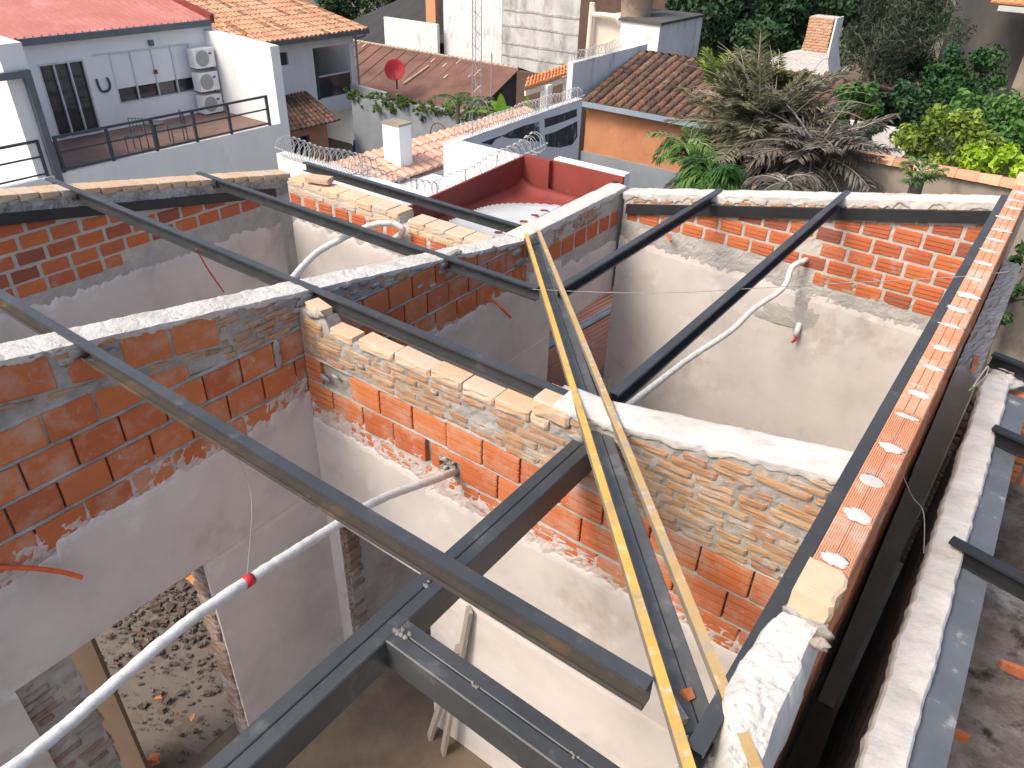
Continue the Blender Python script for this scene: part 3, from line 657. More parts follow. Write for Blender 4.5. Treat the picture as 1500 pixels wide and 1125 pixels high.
# valley beam in two runs, below the battens
va = lambda s: V((-3.80+s*3.50, 5.50-s*4.16, 0))
def vz(p): return -1.63-.17*p.y
pa, pb = V((-3.70, 5.51, 0)), V((-.25, 1.325, 0)); pa.z = vz(pa)-.075; pb.z = vz(pb)-.075
boxbeam('valley_beam', tuple(pa), tuple(pb), .10, .11, 'diagonal double steel valley beam between two yellow battens', [(.62, .012), (.35, .01), (.8, .008)], 'steel_mid')
def batten(a, b, label, worn):
    a, b = V(a), V(b); t = thing('yellow_batten', tuple((a+b)/2), label, 'batten', 'yellow battens along the valley')
    m = MB(); m.bar(a, b, .032, .006); m.build('painted_face', K['yellow_worn' if worn else 'yellow'], t)
    m = MB(); off = V((0, 0, -.0195)); m.bar(a+off, b+off, .030, .031); m.build('steel_side', K['flat_grey'], t)
batten((-3.84, 5.50, -2.545), (-.13, 1.03, -1.80), 'left yellow batten along the valley, bright paint and weld burn near its lower end', False)
batten((-3.72, 5.54, -2.535), (.0, 1.13, -1.782), 'right yellow batten along the valley, worn at its near end by the mortar mound', True)
# welded plate where the purlins meet the valley
m = MB()
for p in ((-3.70, 5.44), (-2.63, 4.08), (-.48, 1.36)):
    for _ in range(6): blob(m, (p[0]+rng.uniform(-.02, .02), p[1]+rng.uniform(-.02, .02), vz(V((0, p[1], 0)))-.02), (.012, .012, .01), rng.random()*9, 7, 5, .5)

#==PIPES AND SMALL THINGS==
def pipe(pts, rad, label, tape=None, wrap=True, cat='pipe', grp='wrapped water pipes', mat_='pipewrap', name='wrapped_pipe'):
    c = cr(pts, 16); m = MB()
    if wrap: c = [p+V((0, 0, .004*nz(i*.33, pts[0].x, 0))) for i, p in enumerate(c)]
    m.tube(c, rad, 12, jit=.045 if wrap else 0)
    if tape is None: return tag(m.build(name, K[mat_], None, True), label, cat, grp)
    t = thing(name, tuple(c[0]), label, cat, grp); m.build('pipe_wrapping', K[mat_], t, True)
    for q in tape:
        p = min(c, key=lambda v: (v-q).length); i = c.index(p); m = MB(); d = (c[min(i+1, len(c)-1)]-c[i-1]).normalized()
        m.tube([p-d*.022, p+d*.022], rad*1.12, 12); m.build('red_tape', K['redtape'], t, True)
    return t
A = [P(672, 688, 1, 2.70), PD(640, 701, 4.25), PD(560, 730, 3.85), PD(495, 768, 3.55), PD(430, 808, 3.3), PD(363, 851, 3.08), PD(280, 907, 2.85), PD(180, 990, 2.62), PD(100, 1060, 2.46), PD(20, 1124, 2.32), PD(-60, 1180, 2.2)]
pipe(A, .0235, 'white wrapped pipe with red tape sagging across the near room', [A[5]])
B = [V((-1.56, 6.93, -2.75)), V((-1.56, 6.80, -2.72)), P(1160, 392, 1, 6.66), P(1147, 422, 1, 6.5), P(1105, 452, 1, 6.1), P(1070, 485, 1, 5.6), P(1010, 525, 1, 5.0), P(960, 563, 1, 4.4), P(905, 605, 1, 3.7), P(850, 640, 1, 3.1), V((-2.2, 2.72, -2.85))]
pipe(B, .025, 'white wrapped pipe hanging across the right back room below a purlin')
Cc = [V((-5.05, 4.80, -2.90)), P(590, 340, 1, 4.68), P(575, 328, 1, 4.6), P(545, 330, 1, 4.45), P(500, 350, 1, 4.15), P(465, 370, 1, 3.9), P(435, 400, 1, 3.55), P(405, 440, 1, 3.1), P(395, 480, 1, 2.7)]
pipe(Cc, .029, 'white wrapped pipe bowing out of the far wall in the left back room')
# outlet stub in the patched plaster
t = thing('pipe_outlet', (-1.45, 6.83, -3.45), 'white pipe stub with red plug sticking out of the grey patch', 'pipe')
m = MB(); m.tube([(-1.46, 6.84, -3.36), (-1.455, 6.80, -3.40), (-1.45, 6.78, -3.47)], .026, 12); m.build('stub', K['pipewrap'], t, True)
m = MB(); m.tube([(-1.45, 6.78, -3.47), (-1.448, 6.775, -3.51), (-1.47, 6.76, -3.54)], [.018, .016, .008], 10); m.build('red_plug', K['redtape'], t, True)
def conduit(pts, label): return pipe(pts, .013, label, None, False, 'conduit', 'orange conduit stubs', 'orange_conduit', 'conduit_stub')
conduit([V((-3.56, 4.58, -2.90)), V((-3.48, 4.60, -2.905)), P(735, 452, 0, -3.40), P(748, 465, 0, -3.36)], 'orange conduit stub poking out of brick wall near the valley')
conduit([P(-30, 832, 0, -3.55), P(40, 832, 0, -3.50), P(90, 838, 0, -3.47), P(120, 846, 0, -3.44)], 'orange conduit stub at the left edge above the rubble doorway')
conduit([P(974, 338, 1, 6.87), P(978, 345, 1, 6.80), P(983, 353, 1, 6.74)], 'short orange conduit stub below the back wall bricks')
def wire(pts, label, rad=.0022, mat_='wire'): 
    m = MB(); m.tube(cr(pts, 8), rad, 5); return tag(m.build('tie_wire', K[mat_], None, True), label, 'wire')
wire([V((-2.70, 4.02, -2.33)), V((-1.9, 4.3, -2.215)), V((-1.0, 4.6, -1.99)), V((-.25, 4.85, -1.80)), V((.0, 4.93, -1.72))], 'thin wire stretched from the valley across to the right wall coping', .0025)
wire([V((-2.42, 1.345, -1.96)), V((-2.43, 1.40, -2.3)), A[5]+V((.0, 0, .02))], 'thin wire holding the taped pipe up to the nearest purlin', .0016)
wire([P(1045, 435, 1, 5.7), P(1035, 470, 1, 5.4), P(1003, 508, 1, 5.1), P(1000, 530, 1, 4.95)], 'thin wire holding the pipe in the right back room', .0016)
wire([P(288, 365, 0, -4.75), P(305, 395, 0, -4.85), P(328, 428, 0, -4.95)], 'red cord hanging below a purlin in the left back room', .006, 'redtape')
# loose bricks
def loose(c, s, rot, label, mk='solid_pale', name='loose_brick'):
    m = MB(); f = Fr('x', 0, -1); brick(m, f, -s[0]/2, s[0]/2, 0, s[2], s[2], s[1], 0, .007, rng.random())
    M = Matrix.Rotation(rot, 3, 'Z'); m.v = [tuple(M @ (V(v)-V((0, s[1]/2, 0)))+V(c)) for v in m.v]
    return tag(m.build(name, K[mk]), label, 'brick', 'loose bricks')
loose((-5.90, 4.84, -2.435), (.26, .12, .055), .35, 'pale loose brick lying on the far wall head by its left end')
loose((-3.40, 2.67, -2.20+.004), (.17, .10, .05), -.2, 'small loose brick on the inside corner of the two brick walls', 'solid_pale')
def chip(c, s, label):
    m = MB(); chunk(m, c, s, .9); return tag(m.build('brick_chip', K['hollow']), label, 'brick')
chip((-.33, 1.41, -1.945), .028, 'orange brick chip lying on the valley beam end')
m = MB()
for _ in range(46):
    y = rng.uniform(.98, 1.34); x = -.24+.75*(1.34-y)*.4+rng.uniform(-.07, .07)
    chunk(m, (x, y, -1.93-.04*rng.random()), rng.uniform(.008, .024), .5)
tag(m.build('mortar_crumbs', K['mortar']), 'grey mortar crumbs heaped between the near batten ends', 'debris', None, 'stuff')
m = MB(); blob(m, (-.17, 1.10, -1.97), (.11, .2, .05), 4, 14, 9, .4); tag(m.build('mortar_heap', K['cap'], None, True), 'lumpy mortar heap at the foot of the valley beam', 'mortar')
m = MB(); m.obox((-.335, 1.315, -1.91), V((.03, -.02, 0)), V((.013, .02, 0)), V((0, 0, .014))); tag(m.build('concrete_chunk', K['coat_grey']), 'small grey concrete chunk beside the valley beam end', 'debris')
# planks leaning in the near room
for (a, b, lb) in ((P(688, 893, 1, 2.58), P(645, 1125, 1, 2.44), 'grey plank leaning by the cross wall, right of its twin'), (P(672, 950, 1, 2.56), P(612, 1135, 1, 2.45), 'grey plank leaning by the cross wall, left of its twin')):
    d = (b-a); b2 = a+d*((ZF-a.z)/d.z); m = MB(); m.bar(a, b2, .03, .07, (.8, -.6, 0)); tag(m.build('leaning_plank', K['wood']), lb, 'plank', 'planks leaning in the near room')
# floors and rubble
m = MB(); m.slab(fr(-7.2, 2.6, .1), fr(-2., 7., .1), lambda u, v: V((u, v, ZF+.02*nz(u, v, 0, 2)+.01*nz(u, v, 4, 9))), lambda u, v: V((u, v, GR))); struct(m.build('floor', K['dirtfloor'], None, True))
m = MB()
RH = lambda x, y: .55*math.exp(-((x+5.5)**2)/.9-((y-2.75)**2)/.8)
for _ in range(5200):
    if rng.random() < .75: y = rng.gauss(2.6, .6); x = rng.gauss(-5.2, .6)
    else: y = rng.uniform(.3, 3.5); x = rng.uniform(-6.2, -3.8)
    if not (-.2 < y < 4.4 and -6.4 < x < -3.76): continue
    s = rng.choice([.008, .01, .012, .012, .015, .018, .022, .03]) if rng.random() < .95 else rng.uniform(.035, .06)
    if RH(x, y) < .06: s *= .7
    chunk(m, (x, y, ZF+RH(x, y)+.02+.03*nz(x, y, 1, 6)), s, rng.random() if rng.random() < .93 else .75, .6)
m.slab(fr(-6.4, -3.8, .05), fr(.2, 4.2, .05), lambda u, v: V((u, v, ZF-.005+RH(u, v)+.04*nz(u, v, 1, 6)*min(1, RH(u, v)*6)+.025*nz(u, v, 3, 22)*min(1, RH(u, v)*6))), lambda u, v: V((u, v, ZF-.1)), .5)
tag(m.build('rubble', K['rubble']), 'heap of broken plaster and brick rubble behind the doorway', 'rubble', None, 'stuff')
for (p, s) in ((P(285, 848, 0, -4.9), .09), ):
    m = MB(); chunk(m, p, s, .7, .5); tag(m.build('broken_brick', K['hollow']), 'orange broken brick on top of the rubble by the doorway jamb', 'brick', 'broken bricks in the rubble')
for i, (px, py, s, lb) in enumerate(((232, 1022, .035, 'orange brick piece in the middle of the rubble, under the pipe'), (300, 952, .028, 'small orange brick piece at the top right of the rubble'), (226, 1112, .055, 'orange brick half on the dusty floor at the bottom of the doorway'), (282, 1050, .028, 'orange brick sliver near the right jamb of the doorway'))):
    m = MB(); q = P(px, py, 2, ZF+.06); chunk(m, q, s, .6, .5); tag(m.build('broken_brick', K['hollow']), lb, 'brick', 'broken bricks in the rubble')
m = MB(); a, b, c_, d_ = P(104, 935, 0, -3.95), P(150, 925, 0, -4.35), P(200, 1082, 0, -4.35), P(165, 1105, 0, -3.95)
m.obox((-4.02, .84, (-3.72+ZF)/2), V((.24, .10, 0)), V((.006, -.014, 0)), V((0, 0, (-3.72-ZF)/2))); tag(m.build('tan_board', K['tan']), 'tan board standing in the doorway before the rubble', 'board')

#==NEIGHBOUR ROOMS ON THE RIGHT==
nv_ = lambda y: .145-.018*(y-2.5)       # the gap narrows away
w = thing('parapet_wall', (.2, 3., GR), 'parapet with thick white mortar top beyond the dark gap at right', 'wall')
g = Fr('y', 0, -1)
m = MB(); us = fr(.6, 4.75, .014)
def hN(u, v): return -2.30+.010*nz(u, v*.3, 1, 3)+.006*nz(u, v*.15, 2, 12)+.0022*nz(u, v*.15, 5, 40)
def lN(u): return nv_(u)-.01+.012*nz(u, 1, 1, 4)+.010*nz(u, 5, 1, 16)
def rN(u): return nv_(u)+.135+.010*nz(u, 3, 1, 4)+.008*nz(u, 8, 1, 17)
nvs = [0, .04, .1, .2, .3, .4, .5, .6, .7, .8, .9, .96, 1]
m.slab(us, nvs, lambda u, v: V((lN(u)+(rN(u)-lN(u))*v, u, hN(u, v)-.05*(abs(v-.5)*2)**16)), lambda u, v: V((nv_(u)+.01+.105*v, u, -2.42))); m.build('mortar_cap', K['cap'], w)
m = MB(); m.slab(fr(.6, 4.75, .1), [0, 1], lambda u, v: V((nv_(u)+.006, u, -2.37 if v else GR)), lambda u, v: V((nv_(u)+.118, u, -2.37 if v else GR))); m.build('brick_body', K['rubblewall'], w)
m = MB(); m.slab(fr(.6, 4.7, .05), [0, 1], lambda u, v: V((nv_(u)+.115+.125*v-.02*(u-2.5)*v*0, u, -2.345-.005*v)), lambda u, v: V((nv_(u)+.115+.125*v, u, -2.352-.005*v)))
tag(m.build('metal_flashing', K['flash']), 'grey galvanised flashing strip beside the white parapet at right', 'flashing')
for (y0, x0, lb) in ((3.06, .20, 'black steel purlin on the white parapet, nearest of three at right'), (4.12, .22, 'black steel purlin on the white parapet, middle one at right'), (5.0, .10, 'black steel purlin past the parapet end by the garden')):
    purlin((x0, y0, -2.25), (x0+1.6, y0-.35, -2.25), (-.2, -.98, 0), lb, 'steel_dark', 'purlins of the right hand room', .09, .05)
w = thing('rubble_wall', (1.2, 2.5, ZF), 'dark stained masonry wall in the right hand room', 'wall')
m = MB(); m.slab(fr(.3, 2.6, .06), fr(ZF, -2.75, .08), lambda u, v: V((u, 3.35+.02*nz(u, v, 0, 9), v)), lambda u, v: V((u, 3.5, v))); m.build('masonry', K['rubblewall'], w)
m = MB(); ff = Fr('x', 3.33, -1)
for (x, z) in ((.62, -3.1), (.52, -3.7), (.75, -4.2), (.5, -4.6)): brick(m, ff, x, x+.16, z, z+.06, z+.06, .05, 0, .01, .2)
m.build('bare_bricks', K['hollow'], w)
m = MB(); ff = Fr('x', 4.9, -1)
for k in range(4): course(m, ff, -3.05+.16*k, .14, .24, 1.4, .25, .02, .1*k % .2, lambda u: 0, 2, .003)
w = thing('brick_wall', (.8, 5., ZF), 'orange hollow brick wall of the right hand room beyond the parapet', 'wall'); m.build('hollow_brickwork', K['hollow'], w)
m = MB(); m.box(.24, 1.4, 4.908, 5.05, ZF, -2.45); m.build('mortar_body', K['rubblewall'], w)
# concrete ledge at the foot of the right wall and the junk in the gap end
m = MB(); m.slab(fr(4.75, 6.9, .04), [k/8 for k in range(9)], lambda u, v: V((-.06+.13*v+.006*nz(u, v, 5, 30), u, -2.33+.018*nz(u, v, 1, 18)+.012*nz(u, v, 1, 45))), lambda u, v: V((-.06+.13*v, u, GR)))
tag(m.build('concrete_ledge', K['coat_grey']), 'rough grey concrete ledge at the foot of the orange coping wall', 'ledge')
m = MB(); blob(m, (.20, 4.88, -2.36), (.09, .11, .04), 3, 18, 12, .6); tag(m.build('mortar_heap', K['cap'], None, True), 'grey mortar lump at the far end of the white parapet', 'mortar')
m = MB(); ff = Fr('x', 4.76, -1)
for k in range(24): brick(m, ff, .082, .30+rng.uniform(-.02, .0), -2.52-.06*k, -2.475-.06*k, -2.475-.06*k, .14, 0, .010)
tag(m.build('brick_stub', K['jamb']), 'brick stub added to keep the far end of the gap dark', 'wall')  # added closure, blocks the view through so the gap stays dark
for (a, b, lb) in ((V((.03, 4.66, -2.25)), V((.02, 4.9, -2.28)), 'orange brick splinter at the parapet end'), ):
    m = MB(); m.bar(a, b, .03, .03); tag(m.build('brick_chip', K['hollow']), lb, 'brick')
wire([V((.06, 4.55, -2.3)), V((.09, 4.7, -2.22)), V((.10, 4.72, -2.3)), V((.05, 4.6, -2.36))], 'crumpled pale wire at the parapet end', .004, 'pipewrap')
wire([V((-.06, 2.9, -1.95)), V((.0, 3.0, -2.1)), V((.06, 2.95, -2.12)), V((.12, 2.9, -2.28))], 'bent tie wire spanning the dark gap', .002)
#==BACKGROUND==
K['oldwall'] = mat('old_brown_wall', [(.20,.17,.14),(.30,.26,.21),(.33,.29,.24)], 1.5, .95, .4, 20, stain=((.11,.095,.08), 2, .52, .7, 1), stain2=((.40,.37,.32), 4, .64, .75), stretch=(1,1,.5))
K['whitetex'] = mat('white_rough_wall', [(.52,.50,.49),(.62,.60,.58)], 3, .95, .9, 14, dist=.03)
K['leaf_dark2'] = leafmat('shrub_leaves', [(.012,.045,.016),(.025,.085,.022),(.06,.15,.035)])
K['leaf_mid2'] = leafmat('climber_leaves', [(.015,.04,.012),(.04,.09,.025),(.08,.14,.04)])
K['frond_grey2'] = leafmat('grey_dry_leaflets', [(.075,.07,.055),(.15,.135,.11),(.22,.20,.165)], .15)
K['frond_yel'] = leafmat('yellow_green_leaflets', [(.13,.19,.03),(.22,.30,.05),(.34,.38,.09)], .3)
K['frond_green2'] = leafmat('light_green_leaflets', [(.06,.15,.035),(.13,.25,.06),(.26,.38,.13)], .3)
def prism(m, pts, off, r=None):
    n = len(pts); a = [V(p) for p in pts]; b = [p+V(off) for p in a]
    m.add(a+b, [tuple(range(n)), tuple(range(2*n-1, n-1, -1))]+[(i, n+i, n+(i+1) % n, (i+1) % n) for i in range(n)], r)
def quad3(m, a, b, c, d, th=.02, r=None):
    a, b, c, d = V(a), V(b), V(c), V(d); n = (b-a).cross(d-a).normalized(); prism(m, (a, b, c, d), n*-th, r)
def tiles(m, a, b, c, d, cols, rows, lift=.045, seg=5):
    """barrel tiles: a-b is the ridge side, d-c the eave side; overlapping half round tiles over channels coloured dark as shade"""
    a, b, c, d = V(a), V(b), V(c), V(d); n = (b-a).cross(d-a).normalized(); n = n if n.z > 0 else -n
    quad3(m, a-n*.02, b-n*.02, c-n*.02, d-n*.02, .04, .0)  # base sheet takes the darkest tone, painted shade between the tiles
    def pt(s, t): return (a+(b-a)*s)*(1-t)+(d+(c-d)*s)*t
    for i in range(cols):
        base = rng.random()
        for j in range(rows):
            r = min(1, max(0, .55*base+.6*rng.random()-.08)); vs = []; js = rng.uniform(-.06, .06)/cols; jt = rng.uniform(-.04, .04)/rows
            for (t, sc, li) in ((j/rows+jt, .36, 0), ((j+1.12)/rows+jt, .47, .016)):
                for k in range(seg+1):
                    w = math.pi*k/seg; s = (i+.5-math.cos(w)*sc)/cols+js
                    vs.append(pt(s, min(t, 1.02))+n*(math.sin(w)*lift*(1+sc*.4)+li*lift*16-.012))
            fs = [(k, k+1, seg+2+k, seg+1+k) for k in range(seg)]+[tuple(range(seg+1, 2*seg+2))]
            m.add(vs, fs, r)
def corrug(m, org, du, dv, nu, amp, seg=4, th=.004, vrange=None):
    """wave sheet: waves along du, ribs run along dv"""
    o, du, dv = V(org), V(du), V(dv); n = du.cross(dv).normalized(); N = nu*seg
    us = [k/N for k in range(N+1)]
    fv = vrange or (lambda u: (0, 1))
    f = lambda u, v: o+du*u+dv*(fv(u)[0]+(fv(u)[1]-fv(u)[0])*v)+n*(amp*math.cos(2*math.pi*u*nu))
    m.slab(us, [0, .5, 1], f, lambda u, v: f(u, v)-n*th)
def coil(name, a, b, rad, pitch, label, posts=(), wr=.0045):
    a, b = V(a), V(b); d = b-a; L = d.length; d.normalize(); s = d.cross(V((0, 0, 1))).normalized(); u = V((0, 0, 1))
    t = thing(name, tuple(a-u*rad), label, 'razor wire', 'razor wire coils'); pitch *= .62; rad *= 1.12
    m = MB(); N = int(L/pitch); pts = []
    for k in range(N*12+1):
        w = 2*math.pi*k/12; q = k/12*pitch; lo = 1+.10*math.sin(q*7)
        pts.append(a+d*(q+.35*pitch*math.sin(w*.5))+s*(rad*math.cos(w)*lo)+u*(rad*math.sin(w)*lo-.02*math.sin(q*2.1)))
    m.tube(pts, wr, 4)
    for k in range(0, len(pts), 4):    # barbs
        p = pts[k]; m.obox(p, V((.012, .003, .003)), V((-.002, .002, .007)), V((.001, .002, 0)))
    m.build('wire_coil', K['alu2'], t)
    for q in posts:
        p = a+d*(L*q); m = MB(); m.tube([p-u*(rad+.1), p+u*(rad*.9)], .007, 6); m.build('post', K['alu2'], t)
    return t
K['alu2'] = mat('galvanised_wire', [(.34,.34,.34),(.46,.46,.45)], 8, .45, 0, metal=.3)
def facade(m, x, y0, y1, z0, z1, holes, th=.2):
    """wall facing +x with rectangular openings (y0,y1,z0,z1)"""
    ys = sorted({y0, y1, *[h[0] for h in holes], *[h[1] for h in holes]}); zs = sorted({z0, z1, *[h[2] for h in holes], *[h[3] for h in holes]})
    for i in range(len(ys)-1):
        j = 0
        while j < len(zs)-1:
            cy_, cz = (ys[i]+ys[i+1])/2, (zs[j]+zs[j+1])/2
            if not any(h[0] < cy_ < h[1] and h[2] < cz < h[3] for h in holes):
                k = j
                while k+1 < len(zs)-1 and not any(h[0] < cy_ < h[1] and h[2] < (zs[k+1]+zs[k+2])/2 < h[3] for h in holes): k += 1
                m.box(x-th, x, ys[i], ys[i+1], zs[j], zs[k+1]); j = k+1
            else: j += 1

# ground
m = MB(); m.slab(fr(-320, 320, 20), fr(-260, 380, 20), lambda u, v: V((u, v, GR)), lambda u, v: V((u, v, GR-1))); struct(m.build('ground', K['ground']))

# ---- white house with balcony, upper left
X = -23.2
wh = thing('white_house', (-23.2, 12.5, GR), 'white house with red metal roof, long balcony and three stacked air conditioners', 'house')
m = MB(); facade(m, X, 9.0, 15.45, GR, -3.50, [(9.87, 11.13, -6.12, -4.16), (11.91, 14.5, -5.42, -4.07)], .25); m.build('wall', K['white'], wh)
m = MB(); m.box(X-3.5, X-.6, 9.1, 15.3, -6.3, -3.7); m.build('interior', K['dark'], wh)
m = MB(); m.box(X, -20.05, 8.32, 15.1, -6.32, -6.14); m.build('balcony_floor', K['deck'], wh)
m = MB(); m.box(-20.06, -19.94, 8.32, 15.1, GR, -6.06); m.build('balcony_front', K['white'], wh)
m = MB()
prism(m, [(X, 15.1, GR), (-19.94, 15.1, GR), (-19.94, 15.1, -3.84), (X, 15.1, -3.72)], (0, .32, 0)); m.build('side_wall', K['white'], wh)
m = MB(); prism(m, [(X-.5, 7.75, GR), (-20., 7.75, GR), (-20., 7.75, -3.04), (X-.5, 7.75, -2.9)], (0, .56, 0)); m.build('party_wall', K['white'], wh)
m = MB()
ro = V((X+.12, 9.3, -3.44)); mrr = 30
rv = V((-6.0, 0, 1.25))
for k in range(31):       # standing seams
    y = 8.6+k*.22; m.obox(V((X+.12, y, -3.40))+rv/2, rv/2, V((0, .014, 0)), V((0, 0, .018)))
quad3(m, (X+.12, 8.5, -3.42), (X+.12, 15.35, -3.42), (X-5.9, 15.35, -2.17), (X-5.9, 8.5, -2.17), .05); m.build('roof', K['redmetal'], wh)
m = MB(); prism(m, [(X+.20, 15.30, -3.52), (X+.20, 15.30, -3.28), (X-6, 15.30, -2.02), (X-6, 15.30, -2.3)], (0, .14, 0)); m.build('roof_verge', K['redpaint'], wh)
m = MB(); m.box(X+.03, X+.20, 9.5, 15.3, -3.60, -3.42); m.build('gutter', K['gutter'], wh)
d = MB(); d.box(X-.12, X-.09, 9.9, 11.1, -6.1, -4.18); dr = d.build('glass_door', K['darkglass'], wh)
d = MB()
for y in (9.87, 10.27, 10.68, 11.09): d.box(X-.07, X+.01, y, y+.04, -6.12, -4.16)
d.box(X-.07, X+.01, 9.87, 11.13, -4.16, -4.11); d.build('door_frame', K['alu'], dr)
d = MB(); d.box(X-.12, X-.09, 11.93, 14.48, -5.40, -5.04); wi = d.build('window', K['darkglass'], wh)
d = MB(); d.box(X-.055, X-.02, 11.5, 14.48, -5.04, -4.09); d.build('frosted_leaf', K['whiteglass'], wi)
d = MB()
for y in (11.9, 12.53, 13.2, 13.86, 14.48): d.box(X-.05, X+.012, y-.018, y+.018, -5.42, -4.08)
d.box(X-.05, X+.02, 11.4, 14.52, -4.08, -4.03); d.box(X-.05, X+.02, 11.9, 14.52, -5.46, -5.42); d.build('window_frame', K['alu'], wi)
d = MB(); d.box(X-.0, X+.04, 13.16, 13.26, -4.78, -4.66); d.build('sticker', K['redpaint'], wi)
m = MB(); m.box(X, X+.10, 13.18, 13.31, -3.98, -3.83); m.build('wall_lamp', K['gutter'], wh)
m = MB(); m.tube(cr([(X+.03, 11.35, -4.68), (X+.03, 11.37, -4.9), (X+.03, 11.43, -5.03), (X+.03, 11.62, -5.02), (X+.03, 11.70, -4.88), (X+.03, 11.67, -4.68)], 4), .035, 6); m.build('wall_bracket', K['railing'], wh)
def railing(x, y0, y1, zb, zt, posts, label, side=None):
    t = thing('balcony_railing', (x, (y0+y1)/2, zb), label, 'railing', 'balcony railings')
    m = MB(); m.box(x-.03, x+.03, y0, y1, zt-.06, zt); m.build('top_rail', K['railing'], t)
    for q in (.45, .92):
        m = MB(); zz = zt-(zt-zb)*q; m.box(x-.02, x+.02, y0, y1, zz-.02, zz+.02); m.build('rail', K['railing'], t)
    for y in posts:
        m = MB(); m.box(x-.035, x+.035, y-.035, y+.035, zb, zt-.06); m.build('post', K['railing'], t)
    return t
railing(-20., 8.36, 14.78, -6.06, -5.17, (8.4, 9.7, 10.95, 12.2, 13.35, 14.74), 'charcoal balcony railing before the glass door and air conditioners')
railing(-20., 6.0, 8.02, -6.06, -5.17, (6.4, 7.98), 'charcoal balcony railing at the far left edge of the photo')
m = MB(); m.box(-20.05, -19.9, 6, 8.3, GR, -6.06); m.box(-23.2, -20.05, 6, 8.3, -6.3, -6.1); m.box(-23.3, -23.1, 5.5, 8.3, -6.1, -3.2); tag(m.build('white_house', K['white']), 'white neighbouring balcony front cut by the left edge of the photo', 'house')
t = thing('steel_portal', (-19.9, 8.1, -6.06), 'grey steel portal frame standing against the white party wall', 'frame')
m = MB(); m.box(-19.98, -19.84, 8.10, 8.26, -7.5, -3.76); m.build('post', K['gutter'], t)
m = MB(); m.box(-19.98, -19.84, 7.0, 8.26, -3.76, -3.60); m.build('beam', K['gutter'], t)
# air conditioners
def ac(z):
    t = thing('air_conditioner', (-22.9, 14.7, z), None, 'air conditioner', 'air conditioners stacked by the white side wall')
    m = MB(); m.box(X+.12, X+.50, 14.33, 15.02, z, z+.56); m.build('case', K['ac'], t)
    m = MB(); m.lathe((0, 0, 0), [(.02, .0), (.2, .004), (.235, .008), (.235, .012), (.01, .012)], 20)
    m.v = [(X+.50+w[2], 14.58+w[0], z+.28+w[1]) for w in m.v]; m.build('fan_grille', K['acgrille'], t)
    m = MB(); m.obox((X+.505, 14.87, z+.4), V((.004, 0, 0)), V((0, .05, 0)), V((0, 0, .03))); m.build('badge', K['blue'], t)
    m = MB(); m.tube(cr([(X+.4, 15.02, z+.35), (X+.42, 15.07, z+.25), (X+.3, 15.08, z-.05)], 4), .014, 6); m.build('hose', K['railing'], t)
    for yy in (14.4, 14.9): m = MB(); m.box(X, X+.45, yy, yy+.05, z-.05, z); m.build('bracket', K['railing'], t)
    return t
for z, lb in ((-4.72, 'topmost white air conditioner of the stack of three'), (-5.42, 'middle white air conditioner of the stack of three'), (-6.10, 'lowest white air conditioner, partly behind the balcony railing')): ac(z)['label'] = lb
def chair(x, y, a, label):
    t = thing('balcony_chair', (x, y, -6.14), label, 'chair', 'chairs on the balcony'); M = Matrix.Rotation(a, 3, 'Z')
    q = lambda u, v, z: V((x, y, -6.14+z))+M @ V((u, v, 0))
    m = MB(); quad3(m, q(-.2, -.2, .45), q(.2, -.2, .45), q(.2, .2, .45), q(-.2, .2, .45), .03); m.build('seat', K['railing'], t)
    for (u, v, h) in ((-.2, -.2, .45), (.2, -.2, .45), (-.2, .2, .85), (.2, .2, .85)):
        m = MB(); m.tube([q(u, v, 0), q(u, v, h)], .014, 6); m.build('leg', K['railing'], t)
    m = MB()
    for k in range(5): m.tube([q(-.2+.1*k, .2, .5), q(-.2+.1*k, .2, .85)], .009, 5)
    m.tube([q(-.2, .2, .85), q(.2, .2, .85)], .014, 6); m.build('backrest', K['railing'], t)
chair(-20.6, 10.75, .6, 'dark wire chair on the balcony, left one of the pair'); chair(-20.6, 12.0, -.3, 'dark wire chair on the balcony, right one of the pair')
t = thing('balcony_table', (-20.6, 11.35, -6.14), 'small dark table between two balcony chairs', 'table')
m = MB(); m.lathe((-20.6, 11.35, -5.5), [(.01, 0), (.28, 0), (.28, .03), (.01, .03)], 16); m.build('table_top', K['railing'], t)
m = MB(); m.tube([(-20.6, 11.35, -6.14), (-20.6, 11.35, -5.5)], .025, 8); m.build('leg', K['railing'], t)

# ---- tiled house behind
X2 = -27.
h2 = thing('tiled_house', (X2, 21., GR), 'bluish white house with orange tile roof and a deep upper balcony opening', 'house')
m = MB(); facade(m, X2, 16., 24.95, GR, -5.15, [(21.25, 22.05-.0, -6.0, -5.48) if False else (20.6, 21.28, -5.98, -5.48), (22.6, 24.7, -7.6, -5.5), (22.0, 24.55, GR, -8.25)], .22)
m.box(-33, X2-.22, 24.75, 24.95, GR, -5.2); m.build('wall', K['white'], h2)
m = MB(); m.box(-29.4, -29.3, 22.3, 24.75, -7.6, -5.3); m.box(-29.3, -27.2, 22.28, 22.5, -7.6, -5.3); m.build('balcony_recess', K['bluegrey'], h2)
m = MB(); m.box(-30, -28.8, 20.4, 21.6, -6.2, -5.3); m.box(-31, -29.6, 21.8, 24.7, GR, -8.2); m.box(-30.8, -29.41, 22.3, 24.7, -8.2, -5.3); m.build('interior', K['dark'], h2)
m = MB(); m.box(-29.4, X2-.22, 22.3, 24.75, -7.75, -7.6); m.build('balcony_floor', K['deck'], h2)
m = MB(); m.box(X2-.14, X2-.11, 22.6, 24.7, -7.58, -6.72); bp_ = m.build('balcony_glass', K['darkglass'], h2)
m = MB(); m.box(X2-.16, X2-.09, 22.6, 24.7, -6.72, -6.66); m.build('handrail', K['alu'], bp_)
